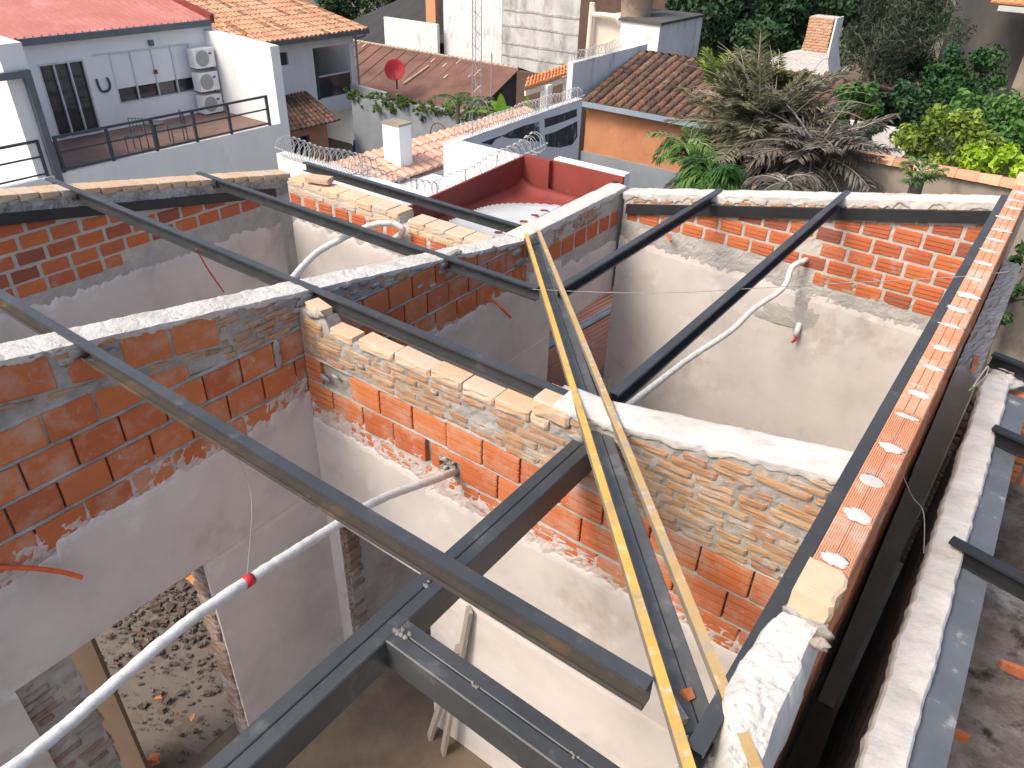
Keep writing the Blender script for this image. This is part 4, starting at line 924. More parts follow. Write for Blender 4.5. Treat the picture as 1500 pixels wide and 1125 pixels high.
m = MB(); m.box(X2-.14, X2-.11, 20.6, 21.28, -5.98, -5.48); m.build('window', K['darkglass'], h2)
m = MB(); m.box(X2-.2, X2-.0, 22.6, 22.78, -7.6, -5.5); m.build('shutter', K['railing'], h2)
m = MB(); m.tube([(X2+.08, 25.03, -5.2), (X2+.08, 25.03, -8.9)], .05, 8); m.tube(cr([(X2+.4, 25.3, -4.98), (X2+.4, 25.3, -5.2), (X2+.08, 25.03, -5.35)], 4), .05, 8); m.build('downpipe', K['bluepvc'], h2)
m = MB(); m.box(X2+.38, X2+.5, 15.5, 25.5, -5.13, -4.98); m.build('gutter', K['gutter'], h2)
m = MB(); tiles(m, (-33.2, 15.2, -2.6), (-33.2, 22.3, -2.6), (X2+.45, 25.5, -4.95), (X2+.45, 15.2, -4.95), 42, 20, .075); m.build('roof', K['tile'], h2)
m = MB(); quad3(m, P(333, 3, 0, -30.9)+V((0, 0, .0)), P(322, 12, 0, -30.3), P(340, 14, 0, -30.2), P(350, 9, 0, -30.5), .05); q_ = m.build('roof_patch', K['white'], h2)
an = thing('tiled_annex', (-25.5, 19.5, GR), 'low terracotta annex with small tile roof, against the tiled house', 'annex')
m = MB(); tiles(m, (-26.98, 18.9, -7.15), (-26.98, 22.0, -7.15), (-24.2, 21.3, -7.75), (-24.2, 17.2, -7.75), 17, 8, .07); m.build('roof', K['tiledark2'] if 'tiledark2' in K else K['tiledark'], an)
m = MB(); facade(m, -24.6, 17., 20.9, GR, -7.75, [(18.2, 19.95, -9.4, -8.15)], .2); m.build('wall', K['terracotta'], an)
m = MB(); m.box(-25.6, -25.0, 17.5, 20.5, GR, -7.9); m.build('interior', K['dark'], an)
m = MB()
for k in range(9): m.box(-24.62, -24.6, 18.2+.2*k, 18.23+.2*k, -9.4, -8.15)
m.build('window_grille', K['railing'], an)
m = MB(); m.box(X2+.02, X2+.5, 24.6, 25.4, GR, -8.3); tag(m.build('pillar', K['bluegrey']), 'grey blue pillar at the corner under the tiled house', 'pillar')
m = MB(); m.slab(fr(-26.4, -24.2, .3), [0, 1], lambda u, v: V((u, 24.0+.0*u, -7.05-.03*(u+26) if v else GR)), lambda u, v: V((u, 24.2, -7.05-.03*(u+26) if v else GR))); tag(m.build('boundary_wall', K['bluegrey']), 'blue grey yard wall next to the tiled house passage', 'wall')
t = thing('yard_barrel', (-23.6, 23.1, GR), 'blue barrel in the yard by the grey pillar', 'barrel')
m = MB(); m.lathe((-24.6, 22.6, -9.75), [(.25, 0), (.29, .25), (.29, .6), (.25, .85)], 14); m.build('body', K['blue'], t)

# ---- boundary wall with vine
w = thing('boundary_wall', (-19.5, 22., GR), 'long grey yard wall with vines hanging over its top', 'wall')
m = MB(); m.slab(fr(-24.2, -14.5, .25), [0, 1], lambda u, v: V((u, 22., (-6.95+.065*(u+24)) if v else GR)), lambda u, v: V((u, 22.25, (-6.95+.065*(u+24)) if v else GR))); m.build('render', K['bluegrey'], w)
def leafcloud(m, c, rad, n, size, clumps=14, asp=.5, fill=.35, flat=0.):
    c = V(c); cs = []
    for _ in range(clumps):
        d = V((rng.gauss(0, 1), rng.gauss(0, 1), rng.gauss(0, 1))).normalized(); q = fill+(1-fill)*rng.random()
        cs.append((V((d.x*rad[0]*q, d.y*rad[1]*q, d.z*rad[2]*q)), rng.uniform(.22, .42)*min(rad[0], rad[1], rad[2]*1.3), rng.uniform(-.22, .22)))
    for i in range(n):
        o, rr, tone = cs[rng.randrange(clumps)]
        d = V((rng.gauss(0, 1), rng.gauss(0, 1), rng.gauss(0, 1))).normalized()*rr*rng.random()**.4
        p = c+o+d; nrm = (d.normalized()*.8+V((rng.uniform(-1, 1), rng.uniform(-1, 1), rng.uniform(-.3, 1)))).normalized()
        a = nrm.cross(V((rng.uniform(-1, 1), rng.uniform(-1, 1), rng.uniform(-1, 1)))); 
        if a.length < .01: continue
        a.normalize(); b = nrm.cross(a); s = size*rng.uniform(.6, 1.3)
        m.add([p-a*s, p+b*s*asp-a*s*.1+nrm*s*.12, p+a*s, p-b*s*asp-a*s*.1+nrm*s*.12], [(0, 1, 2, 3)], min(1, max(0, .5+tone+rng.uniform(-.3, .3))))
    return cs
m = MB()
for k in range(30):
    x = -24.3+k*.24; z = -6.9+.065*(x+24)
    leafcloud(m, (x, 21.9+rng.uniform(-.1, .3), z+rng.uniform(-.12, .14)-(.35 if rng.random() < .25 else 0)), (.34, .25, .26), 170, .055, 9)
tag(m.build('climbing_vine', K['vine'], recalc=False), 'yellow green vine trailing along the grey yard wall', 'vine')
t = thing('bicycle_wheel', (-19., 21.8, -7.7), 'spoked wheel leaning on the yard wall behind the chimney', 'wheel')
c = P(643, 197, 1, 21.7); m = MB(); m.tube([c+V((.42*math.cos(k*.2618), 0, .42*math.sin(k*.2618))) for k in range(25)], .022, 6); m.build('rim', K['redpaint'], t)
m = MB()
for k in range(12): m.tube([c, c+V((.42*math.cos(k*.5236), 0, .42*math.sin(k*.5236)))], .007, 4)
m.build('spokes', K['railing'], t)

# ---- rusty roofed building
rb = thing('rusty_roofed_building', (-27, 30, GR), 'low building under a long rust brown sheet roof with dark gable end', 'building')
m = MB(); quad3(m, (-34, 26.8, -8.2), (-21.6, 26.8, -8.05), (-22.2, 31., -6.75), (-35, 31., -6.8), .05)
quad3(m, (-34, 35.2, -8.2), (-22.2, 35.2, -8.05), (-22.2, 31.02, -6.75), (-35, 31.02, -6.8), .05)
for k in range(14): 
    x = -33.5+k*.9; m.bar((x, 26.8, -8.17), (x-.5, 31, -6.76), .03, .03)
m.build('roof', K['rustroof'], rb)
m = MB(); prism(m, [(-22.0, 27.1, GR), (-22.0, 27.1, -8.12), (-22.3, 31, -6.85), (-22.3, 35, -8.12), (-22.0, 35, GR)], (-.2, 0, 0)); m.build('gable', K['darkconc'], rb)
m = MB(); m.box(-34, -22.3, 27.3, 27.5, GR, -8.2); m.build('wall', K['white'], rb)
m = MB(); m.box(-27.4, -26.8, 27.2, 27.32, GR, -8.4); m.box(-26.1, -25.8, 27.2, 27.32, GR, -8.3); m.build('doorway', K['dark'], rb)
m = MB()
for k in range(44): m.tube([(-35+.29*k, 31.0, -6.74), (-35+.29*k+.27, 31.0, -6.72)], .07, 6)
m.build('ridge_cap', K['tank'], rb)
m = MB(); a, b = P(628, 83, 1, 29.9), P(590, 104, 1, 28.0); m.bar((a.x, a.y, -7.06), (b.x, b.y, -7.66), .09, .03); m.build('roof_patch', K['tank'], rb)
for (px, py) in ((635, 96), (652, 100), (654, 114), (690, 107), (672, 92), (530, 88), (536, 92)):
    yy = 27+(150-py)/62*4; q = P(px, py, 1, yy); zt = -8.12+(q.y-26.8)*.31; m = MB(); m.bar((q.x, q.y-.2, zt-.01), (q.x-.06, q.y+.2, zt+.11), .10, .03); m.build('roof_patch', K['tank'], rb)
t = thing('satellite_dish', tuple(P(578, 118, 1, 26.4)), 'red satellite dish on the eave of the rusty roofed building', 'dish')
c = P(578, 102, 1, 26.4); m = MB(); m.lathe((0, 0, 0), [(.02, .1), (.25, .065), (.45, 0), (.47, .0), (.25, .085), (.02, .12)], 22)
M = V((.55, -.75, .35)).to_track_quat('-Z', 'Y').to_matrix(); m.v = [tuple(c+M @ V(q)) for q in m.v]; m.build('reflector', K['dish'], t, True)
m = MB(); m.tube([c+V((-.1, .2, -.1)), c+V((-.1, .2, -.9))], .04, 8); m.build('mast', K['railing'], t)
m = MB(); m.tube([c+M @ V((0, -.4, 0)), c+M @ V((0, -.05, -.45))], .012, 5); m.build('feed_arm', K['railing'], t)

# ---- weathered tall building
wb = thing('weathered_building', (-30, 37, GR), 'tall white building with grey streaked bands on its right half', 'building')
Y = 37.
xl, xm, xr, x0 = P(650, 40, 1, Y).x, P(735, 60, 1, Y).x, P(856, 60, 1, Y).x, P(573, 45, 1, Y).x
m = MB(); m.box(xl, xm, Y, Y+8, GR, 2.5); m.build('white_half', K['whitemold'], wb)
m = MB(); m.box(xm, xr, Y+.02, Y+8, GR, 2.5); m.build('streaked_half', K['stripegrey'], wb)
m = MB()
for py in (20, 43, 70, 88):
    z = P(790, py, 1, Y).z; m.slab(fr(xm+.02, xr-.02, .25), [0, 1], lambda u, v: V((u, Y-.012, z-.05+.10*v+.06*nz(u, z, 0, .8)+.03*nz(u, z, v*3, 3))), lambda u, v: V((u, Y+.02, z-.05+.10*v)))
m.build('band', K['darkband'], wb)
m = MB(); m.box(x0, xl, Y-.6, Y-.4, GR, P(610, 31, 1, Y-.5).z); m.build('low_parapet', K['whitemold'], wb)
m = MB(); m.tube([(xr+.25, Y-.2, GR), (xr+.25, Y-.2, P(860, 10, 1, Y).z)], .10, 8); m.tube(cr([(xr+.25, Y-.2, P(860, 10, 1, Y).z), (xr+.5, Y-.2, P(860, 6, 1, Y).z), (xr+1.3, Y-.2, P(880, 5, 1, Y).z)], 4), .1, 8); m.build('drain_pipe', K['bluepvc'], wb)
db = thing('dark_roofed_building', (-44, 42, GR), 'building with a dark roof and brick stub behind the low parapet', 'building')
m = MB(); a, b, c, d = P(520, 68, 1, 38.2), P(655, 62, 1, 38.2), P(650, -30, 1, 44), P(515, 30, 1, 44); quad3(m, a, b, c, d, .1); m.build('roof', K['darkroof'], db)
m = MB(); m.box(a.x, b.x, 38.6, 44, GR, -9.2); m.build('wall', K['brownwall'], db)
m = MB(); q = P(632, 30, 1, 39); m.box(q.x-.45, q.x+.35, 39, 39.4, GR, q.z+3); m.build('brick_stub', K['brickstack'], db)
m = MB(); q = P(646, 30, 1, 39); m.box(q.x-.15, q.x+.5, 38.9, 39.2, GR, q.z+3); m.build('doorway', K['dark'], db)
# lattice mast
def lattice(px, y, ztop, w, label):
    q = P(px, 100, 1, y); t = thing('lattice_mast', (q.x, y, GR), label, 'mast')
    m = MB(); L3 = [V((q.x+w*math.cos(a), y+w*math.sin(a), 0)) for a in (.3, 2.4, 4.5)]
    for p in L3: m.tube([p+V((0, 0, GR)), p+V((0, 0, ztop))], .018, 5)
    z = GR
    while z < ztop-.3:
        for i in range(3):
            a, b = L3[i], L3[(i+1) % 3]; m.tube([a+V((0, 0, z)), b+V((0, 0, z+.28))], .009, 4); m.tube([b+V((0, 0, z+.28)), a+V((0, 0, z+.56))], .009, 4)
        z += .56
    m.build('lattice', K['alu2'], t); return t
lattice(698, 23, -1.5, .19, 'slim grey lattice mast before the white building')
m = MB(); q = P(720, 100, 1, 24); m.tube([(q.x, 24, GR), (q.x, 24, P(720, 78, 1, 24).z)], .025, 6); tag(m.build('metal_pole', K['alu2']), 'thin metal pole right of the lattice mast', 'pole')
# bananas and palm fronds by the yard wall
def blade(m, base, dr, L, W, droop, r, tear=0):
    base = V(base); dr = V(dr).normalized(); s = dr.cross(V((0, 0, 1))).normalized(); N = 12; L_ = []; Rr_ = []; Cc_ = []
    for k in range(N+1):
        t = k/N; c = base+dr*(L*t)+V((0, 0, -droop*t*t*L)); w = W*math.sin(math.pi*min(1, .12+.86*t))**.7*(1 if t < .97 else .2); 
        Cc_.append(c); L_.append(c+s*w+V((0, 0, -.25*w))); Rr_.append(c-s*w+V((0, 0, -.25*w)))
    for k in range(N):
        if tear and rng.random() < tear: continue
        m.add([Cc_[k], Cc_[k+1], L_[k+1], L_[k]], [(0, 1, 2, 3)], min(1, max(0, r+rng.uniform(-.15, .15)))); m.add([Cc_[k+1], Cc_[k], Rr_[k], Rr_[k+1]], [(0, 1, 2, 3)], min(1, max(0, r+rng.uniform(-.15, .15))))
def banana(px, py, y, label, n, sc, up):
    q = P(px, py, 1, y); t = thing('banana_plant', (q.x, y, GR), label, 'banana plant', 'banana plants behind the razor wire')
    m = MB(); m.tube([(q.x, y, GR), (q.x, y, q.z-.3*sc)], [.14, .07], 8); m.build('stem', K['leaf_mid'], t)
    m = MB()
    for k in range(n):
        a = 2*math.pi*k/n+.4; e = rng.uniform(.3, 1.0); blade(m, (q.x, y, q.z-.4*sc), (math.cos(a), math.sin(a), e+up), rng.uniform(.9, 1.3)*sc, .17*sc, .45, rng.uniform(.2, .6), .12)
    blade(m, (q.x+.1, y-.2, q.z-.5*sc), (.15, -.3, 1), .95*sc, .16*sc, .05, 1.); m.build('leaves', K['banana'], t, recalc=False); return t
banana(738, 150, 19.5, 'banana plant with one bright upright leaf, near the lattice mast', 8, 1.1, .2)
banana(775, 150, 20., 'banana plant with drooping leaves, left of the tiled lean-to', 6, .8, 0.)
# fronds
def frond(m, mr, base, dr, L, droop, ll, n, r, lw=.012, hang=.3, bend=None):
    base = V(base); dr = V(dr).normalized(); pts = [base+dr*(L*k/10)+V((0, 0, -droop*L*(k/10)**2)) for k in range(11)]
    if mr is not None: mr.tube(pts, [.018*(1-.85*k/10)*(L**.5) for k in range(11)], 5)
    s0 = dr.cross(V((0, 0, 1)))
    s0 = s0.normalized() if s0.length > .05 else V((1, 0, 0))
    for k in range(n):
        t = .12+.88*k/n; i = min(9, int(t*10)); f_ = t*10-i; p = pts[i].lerp(pts[i+1], f_); tg = (pts[i+1]-pts[i]).normalized()
        l = ll*(math.sin(math.pi*(.15+.8*t))**.6)*rng.uniform(.75, 1.15)
        for sg in (-1, 1):
            d = (s0*sg*.8+tg*.7+V((0, 0, rng.uniform(-.2, .3)-hang*.5))+V((rng.uniform(-.25, .25), rng.uniform(-.25, .25), 0))).normalized()
            w = d.cross(V((rng.uniform(-.3, .3), rng.uniform(-.3, .3), 1))).normalized()*lw; mid = p+d*l*.55; tip = p+d*l+V((0, 0, -hang*l*.7))
            m.add([p, mid+w, tip, mid-w], [(0, 1, 2, 3)], min(1, max(0, r+rng.uniform(-.3, .3))))
def palm(name, c, n, L, ll, mk, label, base_z, up=(.1, 1.), droop=(.3, .8), nl=26, lw=.012, tr=.09, cat='palm', grp=None, az=None, hang=.3, trunk=True):
    c = V(c); t = thing(name, (c.x, c.y, base_z), label, cat, grp)
    if trunk: m = MB(); m.tube([(c.x, c.y, base_z), (c.x+.05, c.y, (base_z+c.z)/2), (c.x, c.y, c.z)], [tr*1.3, tr, tr*.8], 9, jit=.06); m.build('trunk', K['bark'], t)
    m = MB(); mr = MB()
    for k in range(n):
        a = (2.4*k+rng.uniform(-.3, .3)) if az is None else rng.uniform(*az)
        frond(m, mr, c+V((0, 0, rng.uniform(-.1, .1))), (math.cos(a), math.sin(a), rng.uniform(*up)), L*rng.uniform(.75, 1.15), rng.uniform(*droop), ll, nl, rng.random(), lw, hang)
    m.build('fronds', K[mk], t, recalc=False); mr.build('rachises', K['branch_dry'] if mk != 'frond_green' else K['leaf_mid'], t); return t
palm('palm_tree', P(670, 150, 1, 20.5), 9, 1.3, .35, 'frond_green', 'small green palm behind the yard wall, left of the mast', GR, nl=18, lw=.02, grp='palms behind the yard wall')
palm('palm_tree', P(708, 150, 1, 20.), 8, 1.0, .3, 'leaf_grey', 'small grey palm with hanging fronds around the mast foot', GR, nl=18, lw=.02, droop=(.7, 1.2), grp='palms behind the yard wall')

# ---- lean-to with bright tiles
t = thing('tiled_lean_to', (-14, 20, GR), 'open lean-to with bright orange tiles on white posts', 'shelter')
a, b, c, d = P(838, 93, 1, 22.5), P(838, 106, 1, 21.2), P(768, 130, 1, 18.6), P(772, 120, 1, 19.6)
m = MB(); tiles(m, d+V((0, 0, .1)), a, b, c, 14, 3, .06); m.build('roof', K['tilebright'], t)
m = MB(); m.bar(c+V((0, .05, -.14)), b+V((0, .05, -.14)), .06, .14); m.build('fascia', K['beige'], t)
for (px, py, yy) in ((797, 130, 19.6), (830, 120, 21.)):
    q = P(px, py, 1, yy); m = MB(); m.box(q.x-.13, q.x+.13, yy, yy+.26, GR, q.z+.1); m.build('post', K['white'], t)
m = MB(); q = P(820, 130, 1, 23); m.box(q.x-2., q.x+1.2, 23.2, 23.4, GR, q.z+.3); m.build('back_wall', K['brownwall'], t)

# ---- white flat roof, chimney, tile strip, razor wire
fl = thing('flat_roofed_house', (-7.2, 8, GR), 'low white flat roof between the red gutter box and the mouldy wall', 'house')
m = MB(); m.box(-8.95, -5.35, 5.3, 9.9, GR, -4.15); m.build('roof', K['white'], fl)
m = MB(); m.box(-8.48, -6.78, 9.9, 10.06, GR, -3.50); m.box(-5.50, -5.36, 5.35, 7.45, -4.14, -2.95); m.build('parapet', K['white'], fl)
m = MB(); tiles(m, (-9.95, 8.2, -3.86), (-9.95, 14.2, -3.86), (-8.98, 14.2, -4.08), (-8.98, 8.2, -4.08), 30, 4, .05); m.build('tile_strip', K['tilepink'], fl)
m = MB(); m.box(-9.95, -9.0, 8.2, 14.2, GR, -4.18); m.build('wall', K['white'], fl)
t = thing('chimney', (-9.4, 9.6, -4.1), 'square white chimney with mossy cap beside the pale tile strip', 'chimney')
m = MB(); m.box(-9.62, -9.22, 9.4, 9.70, -4.3, -3.30); m.build('shaft', K['white'], t)
m = MB(); m.box(-9.635, -9.205, 9.385, 9.715, -3.30, -3.265); m.build('cap', K['oldwall'], t)
mw = thing('mouldy_wall', (-8.6, 12, GR), 'white boundary wall with black mould patches and razor wire on top', 'wall')
m = MB(); m.slab(fr(9.9, 14.2, .2), [0, 1], lambda u, v: V((-8.5, u, -3.55+.02*(u-9.9) if v else GR)), lambda u, v: V((-8.66, u, -3.55+.02*(u-9.9) if v else GR))); m.build('render', K['white'], mw)
for pl_ in ([(720, 747), (815, 712), (900, 685), (950, 655), (1040, 620), (1150, 592), (1152, 738), (1080, 735), (1000, 712), (935, 715), (880, 700), (830, 722), (800, 762)], [(1188, 572), (1300, 540), (1425, 497), (1425, 552), (1330, 590), (1190, 636)], [(1190, 688), (1260, 668), (1300, 650), (1428, 588), (1430, 700), (1390, 760), (1300, 782), (1200, 772)]):
    m = MB(); prism(m, [P(560+x/5, 60+y/5, 0, -8.497) for x, y in pl_], (-.02, 0, 0)); m.build('mould_patch', K['blackmold'], mw)
lo = thing('parapet_wall', (-7, 6.3, GR), 'grey white parapet carrying razor wire beyond the sloping left wall', 'wall')
pa_, pb_ = P(410, 223, 1, 6.3), P(640, 283, 1, 6.3)
m = MB(); m.box(pa_.x, -5.55, 6.24, 6.38, GR, pa_.z); m.build('render', K['whitemold'], lo)
coil('razor_wire', P(415, 213, 1, 6.3), P(545, 246, 1, 6.3), .115, .085, 'razor wire coil on the parapet under the terracotta annex', (.3, .9))
coil('razor_wire', P(528, 254, 1, 6.5), P(640, 282, 1, 6.5), .10, .085, 'razor wire coil running from the chimney towards the gutter box corner', (.1, .75), .0035)
coil('razor_wire', P(640, 282, 0, -5.45), P(790, 208, 0, -5.45), .11, .10, 'razor wire coil along the left rim of the red gutter box', (.0, .25, .55, .9), .0035)
coil('razor_wire', (-8.58, 10.2, -3.44), (-8.58, 14.2, -3.36), .12, .10, 'razor wire coil on top of the mouldy wall', (.1, .4, .7, .98))
# ---- red gutter box
gb = thing('red_gutter_box', (-4.55, 6.4, -3.25), 'red painted box gutter with pale zinc sheet inside', 'gutter')
gx0, gx1, gy0, gy1, gr = -5.22, -3.86, 5.15, 7.5, -2.58
m = MB()
prism(m, [(gx0, gy0, -3.05), (gx0, gy1, -3.05), (gx0, gy1, gr), (gx0, gy0, gr-.10)], (.03, 0, 0))
m.build('side_panel', K['redpaint'], gb)
m = MB(); m.box(gx0+.032, gx1, gy1-.03, gy1, -3.2, gr); m.box(gx0+.032, gx0+.40, gy1-.10, gy1-.032, -3.2, gr+.004); m.build('end_panel', K['redpaint'], gb)
m = MB(); m.box(gx1-.03, gx1, gy0, gy1-.032, -3.2, gr-.06); m.build('near_panel', K['redpaint'], gb)
m = MB(); us = fr(gx0+.03, gx1-.03, .05)
m.slab(us, fr(gy0, gy1-.11, .05), lambda u, v: V((u, v, -2.985+.09*(max(0, 1-(u-gx0-.03)/.2)**2+max(0, 1-(gy1-.11-v)/.2)**2))), lambda u, v: V((u, v, -3.06))); m.build('bed', K['redpaint'], gb, True)
m = MB(); corrug(m, (-5.08, 5.25, -2.925), (0, 1.80, -.0), (1.16, 0, 0), 34, .007, 6, vrange=lambda u: (.02+.55*max(0, (u-.55)/.45)**2.6, 1.-.12*max(0, (u-.8)/.2)**2)); m.build('zinc_sheet', K['zinc'], gb, True)
for (px, py) in ((783, 315), (797, 308), (767, 324), (730, 340)):
    q = P(px, py, 2, -2.91); m = MB(); m.obox(q, V((.04, .01, .004)), V((-.008, .018, 0)), V((0, 0, .004))); m.build('paint_flake', K['redpaint'], gb)
m = MB(); m.box(gx0+.4, gx1, gy1+.001, gy1+.12, -3.6, gr+.02); m.build('white_coping', K['white'], gb)
# brown corrugated roof seen through the opening
m = MB(); corrug(m, (-7.4, 4.4, -4.72), (3.6, 0, -.05), (0, 6.6, -.62), 46, .022, 4); tag(m.build('corrugated_roof', K['brownsheet'], None, True), 'brown corrugated roof seen through the opening beside the ragged plaster edge', 'roof')

m = MB(); corrug(m, (-4.75, 4.4, -4.74), (.16, 0, 0), (0, 6.6, -.62), 2, .022, 6); tag(m.build('pale_roof_strip', K['zinc'], None, True), 'pale corrugated strip lying along the brown corrugated roof', 'roof sheet')
# ---- orange house with blackened tiles
oh = thing('orange_house', (-7, 17, GR), 'orange rendered house with blackened barrel tile roof behind the palms', 'house')
m = MB(); m.box(-9.5, -4.2, 16.1, 16.3, -5.15, -3.95); m.box(-9.5, -4.2, 16.3, 22, GR, -4.0); m.build('wall', K['orangewall'], oh)
m = MB(); m.box(-9.55, -4.2, 16.06, 16.3, GR, -5.15); m.build('plinth', K['bluegrey'], oh)
m = MB(); tiles(m, (-9.85, 19.2, -3.28), (-4.0, 19.2, -3.30), (-4.0, 15.9, -3.88), (-9.55, 15.9, -3.95), 25, 11, .075); tiles(m, (-4.0, 19.25, -3.30), (-9.85, 19.25, -3.28), (-9.7, 22.4, -3.9), (-4., 22.4, -3.9), 25, 8, .075); m.build('roof', K['tiledark'], oh)
m = MB(); m.box(-9.7, -4.0, 15.78, 15.9, -4.03, -3.93); m.build('gutter', K['bluepvc'], oh)
m = MB(); m.tube([(-9.66, 15.9, -4.0), (-9.62, 15.95, -6.8)], .045, 8); m.build('downpipe', K['pvc'], oh)
w = thing('white_wall', (-9.8, 17., GR), 'streaked white wall with razor wire along the dark tile roof', 'wall')
a, b = P(845, 91, 0, -9.8), P(908, 74, 0, -9.8)
m = MB(); prism(m, [(-9.8, a.y-.15, GR), (-9.8, b.y+1.5, GR), (-9.8, b.y+1.5, b.z), (-9.8, a.y-.15, a.z)], (-.15, 0, 0)); m.build('render', K['whitemold'], w)
coil('razor_wire', (-9.87, a.y, a.z+.10), (-9.87, b.y, b.z+.10), .12, .11, 'razor wire coil on the streaked white wall below the water tank', (.3, .7))
tb = thing('tank_house', (-12, 23, GR), 'white roof block with beige side, carrying the water tank', 'building')
q = [P(910, 30, 1, 22), P(968, 32, 1, 22), P(866, 30, 1, 23.5), P(910, 30, 1, 23.5)]
m = MB(); m.box(q[0].x, q[1].x, 22, 25, GR, q[0].z); m.build('white_block', K['whitemold'], tb)
m = MB(); m.box(q[0].x-.06, q[1].x+.06, 21.94, 25, q[0].z, q[0].z+.07); m.build('slab_edge', K['darkconc'], tb)
m = MB(); m.box(q[2].x, q[3].x, 23.5, 26, GR, q[2].z+.1); m.build('beige_block', K['beige'], tb)
m = MB(); m.tube(cr([(q[2].x+.1, 23.3, GR), (q[2].x+.1, 23.3, q[2].z), (q[2].x+.25, 23.3, q[2].z+.2), (q[3].x, 23.2, q[2].z+.22), (q[3].x+.3, 22.8, q[2].z+.15)], 6), .09, 8); m.build('pipe', K['beige'], tb)
t = thing('water_tank', (-12.2, 23, q[0].z), 'stained water tank with orange band at the top of the photo', 'tank')
c = P(924, 27, 1, 22.6); m = MB(); m.lathe((c.x, 22.9, c.z), [(.44, 0), (.46, .05), (.50, .55), (.53, .57), (.53, .63), (.50, .64)], 22); m.build('lower_tank', K['tank'], t, True)
m = MB(); m.lathe((c.x, 22.9, c.z+.64), [(.49, 0), (.51, .6), (.3, .9), (.02, 1.)], 22); m.build('upper_tank', K['orangeclay'], t, True)
bh = thing('brown_house', (-15, 31, GR), 'dark brown house in shade behind the water tank', 'house')
a, b = P(848, 40, 1, 31), P(1012, 40, 1, 31)
m = MB(); m.box(a.x, b.x, 31, 38, GR, 2); m.build('wall', K['brownwall'], bh)
for (p0, p1) in (((975, 10), (1000, 45)), ((950, 12), (968, 28))):
    u, v = P(*p0, 1, 30.97), P(*p1, 1, 30.97); m = MB(); m.box(u.x, v.x, 30.97, 31.05, v.z, u.z); m.build('window', K['dark'], bh)
# ---- gable with brick chimney
cg = thing('gable_house', (-6, 20.5, GR), 'white gable with mossy brick chimney rising behind the dry palm', 'house')
Y = 20.
g0 = [P(*p, 1, Y) for p in ((1090, 135), (1100, 96), (1150, 78), (1195, 72), (1212, 76), (1218, 160), (1095, 170))]
m = MB(); prism(m, g0, (0, .5, 0)); m.build('gable', K['whitetex'], cg)
m = MB(); e0 = P(1216, 70, 1, Y); prism(m, [(e0.x+.012, Y+.01, -2.75), (e0.x+.012, Y+.5, -2.6), (e0.x+.012, Y+1.8, -3.7), (e0.x+.012, Y+1.8, GR), (e0.x+.012, Y+.01, GR)], (-.2, 0, 0)); m.build('side_wall', K['whitemold'], cg)
c0, c1 = P(1187, 27, 1, Y), P(1222, 30, 1, Y)
m = MB()
z = -2.84; k = 0
while z < -2.12:
    wdt = .03*max(0, (-2.6-z)/.24); course(m, Fr('x', Y-.012, -1), z, .046, c0.x-.02-wdt, c1.x+wdt*.3, .13, .014, (k % 2)*.065, lambda u: 0, 0, .004, depth=.12); z += .062; k += 1
ch = m.build('chimney', K['brickstack'], cg)
m = MB(); m.box(c0.x, c1.x-.02, Y+.0, Y+.53, -2.84, -2.1); m.build('chimney_joints', K['mortar_far'], ch)
m = MB(); m.box(c1.x+.02, c1.x+.06, Y, Y+.56, -2.84, -2.09); m.build('shade_tone_cheek', K['whitemold'], ch)  # pale panel puts the bluish shade of the chimney's right side into colour
m = MB(); tiles(m, P(1092, 128, 1, 19.6), P(1200, 122, 1, 19.6), P(1165, 150, 1, 18.9), P(1080, 146, 1, 18.9), 10, 3, .06); m.build('roof', K['tilepink'], cg)
# ---- walls on the right
w = thing('capped_wall', (-.8, 11, GR), 'old brown garden wall with a row of orange tile caps', 'wall')
m = MB(); us = fr(-2.75, 3.5, .1)
m.slab(us, [0, .5, 1], lambda u, v: V((u, 11.+.03*nz(u, v, 0, 2), GR+(-2.79-GR)*v)), lambda u, v: V((u, 11.2, GR+(-2.79-GR)*v))); m.build('render', K['oldwall'], w)
m = MB(); x = -2.75
while x < 3.4:
    l = .27; vs = []; fs = []
    for i, (xx, q) in enumerate(((x, .95), (x+l, 1.08))):
        for k in range(7): a = math.pi*k/6; vs.append((xx, 11.08-math.cos(a)*.14*q, -2.80+math.sin(a)*.085*q))
    fs = [(k, k+1, 8+k, 7+k) for k in range(6)]+[tuple(range(6, -1, -1)), tuple(range(7, 14))]; m.add(vs, fs, rng.random()); x += l*.93
m.build('tile_caps', K['tile'], w)
m = MB(); a, b = P(1262, 181, 1, 17), P(1345, 192, 1, 17); m.slab(fr(a.x-.6, b.x+1.6, .05), fr(GR, a.z, .25), lambda u, v: V((u, 17+.02*nz(u, v, 0, 6), v)), lambda u, v: V((u, 17.2, v))); tag(m.build('rough_white_wall', K['whitetex']), 'rough white wall between the palm and the citrus bush', 'wall')
gbd = thing('grey_building', (-2.5, 30, GR), 'tall dark stained concrete building at the top right corner', 'building')
Y = 30.; a, b = P(1382, 60, 1, Y), P(1498, 30, 1, Y)
m = MB(); m.box(a.x, b.x+.4, Y, Y+8, GR+4.6, 2.5); m.build('wall', K['darkconc'], gbd)
m = MB(); m.box(a.x+.05, b.x+.6, Y-.25, Y, GR, GR+4.6); m.build('plinth', K['bluegrey'], gbd)
m = MB(); m.box(b.x+.42, b.x+1.6, Y-.8, Y+6, GR, 2.); m.build('side_wing', K['oldwall'], gbd)
m = MB(); a2 = P(1452, 4, 1, 28.5); tiles(m, a2+V((0, .8, .5)), a2+V((3, .8, .5)), a2+V((3, -.2, -.0)), a2+V((.0, -.2, .02)), 14, 4, .06); m.build('roof', K['tilebright'], gbd)
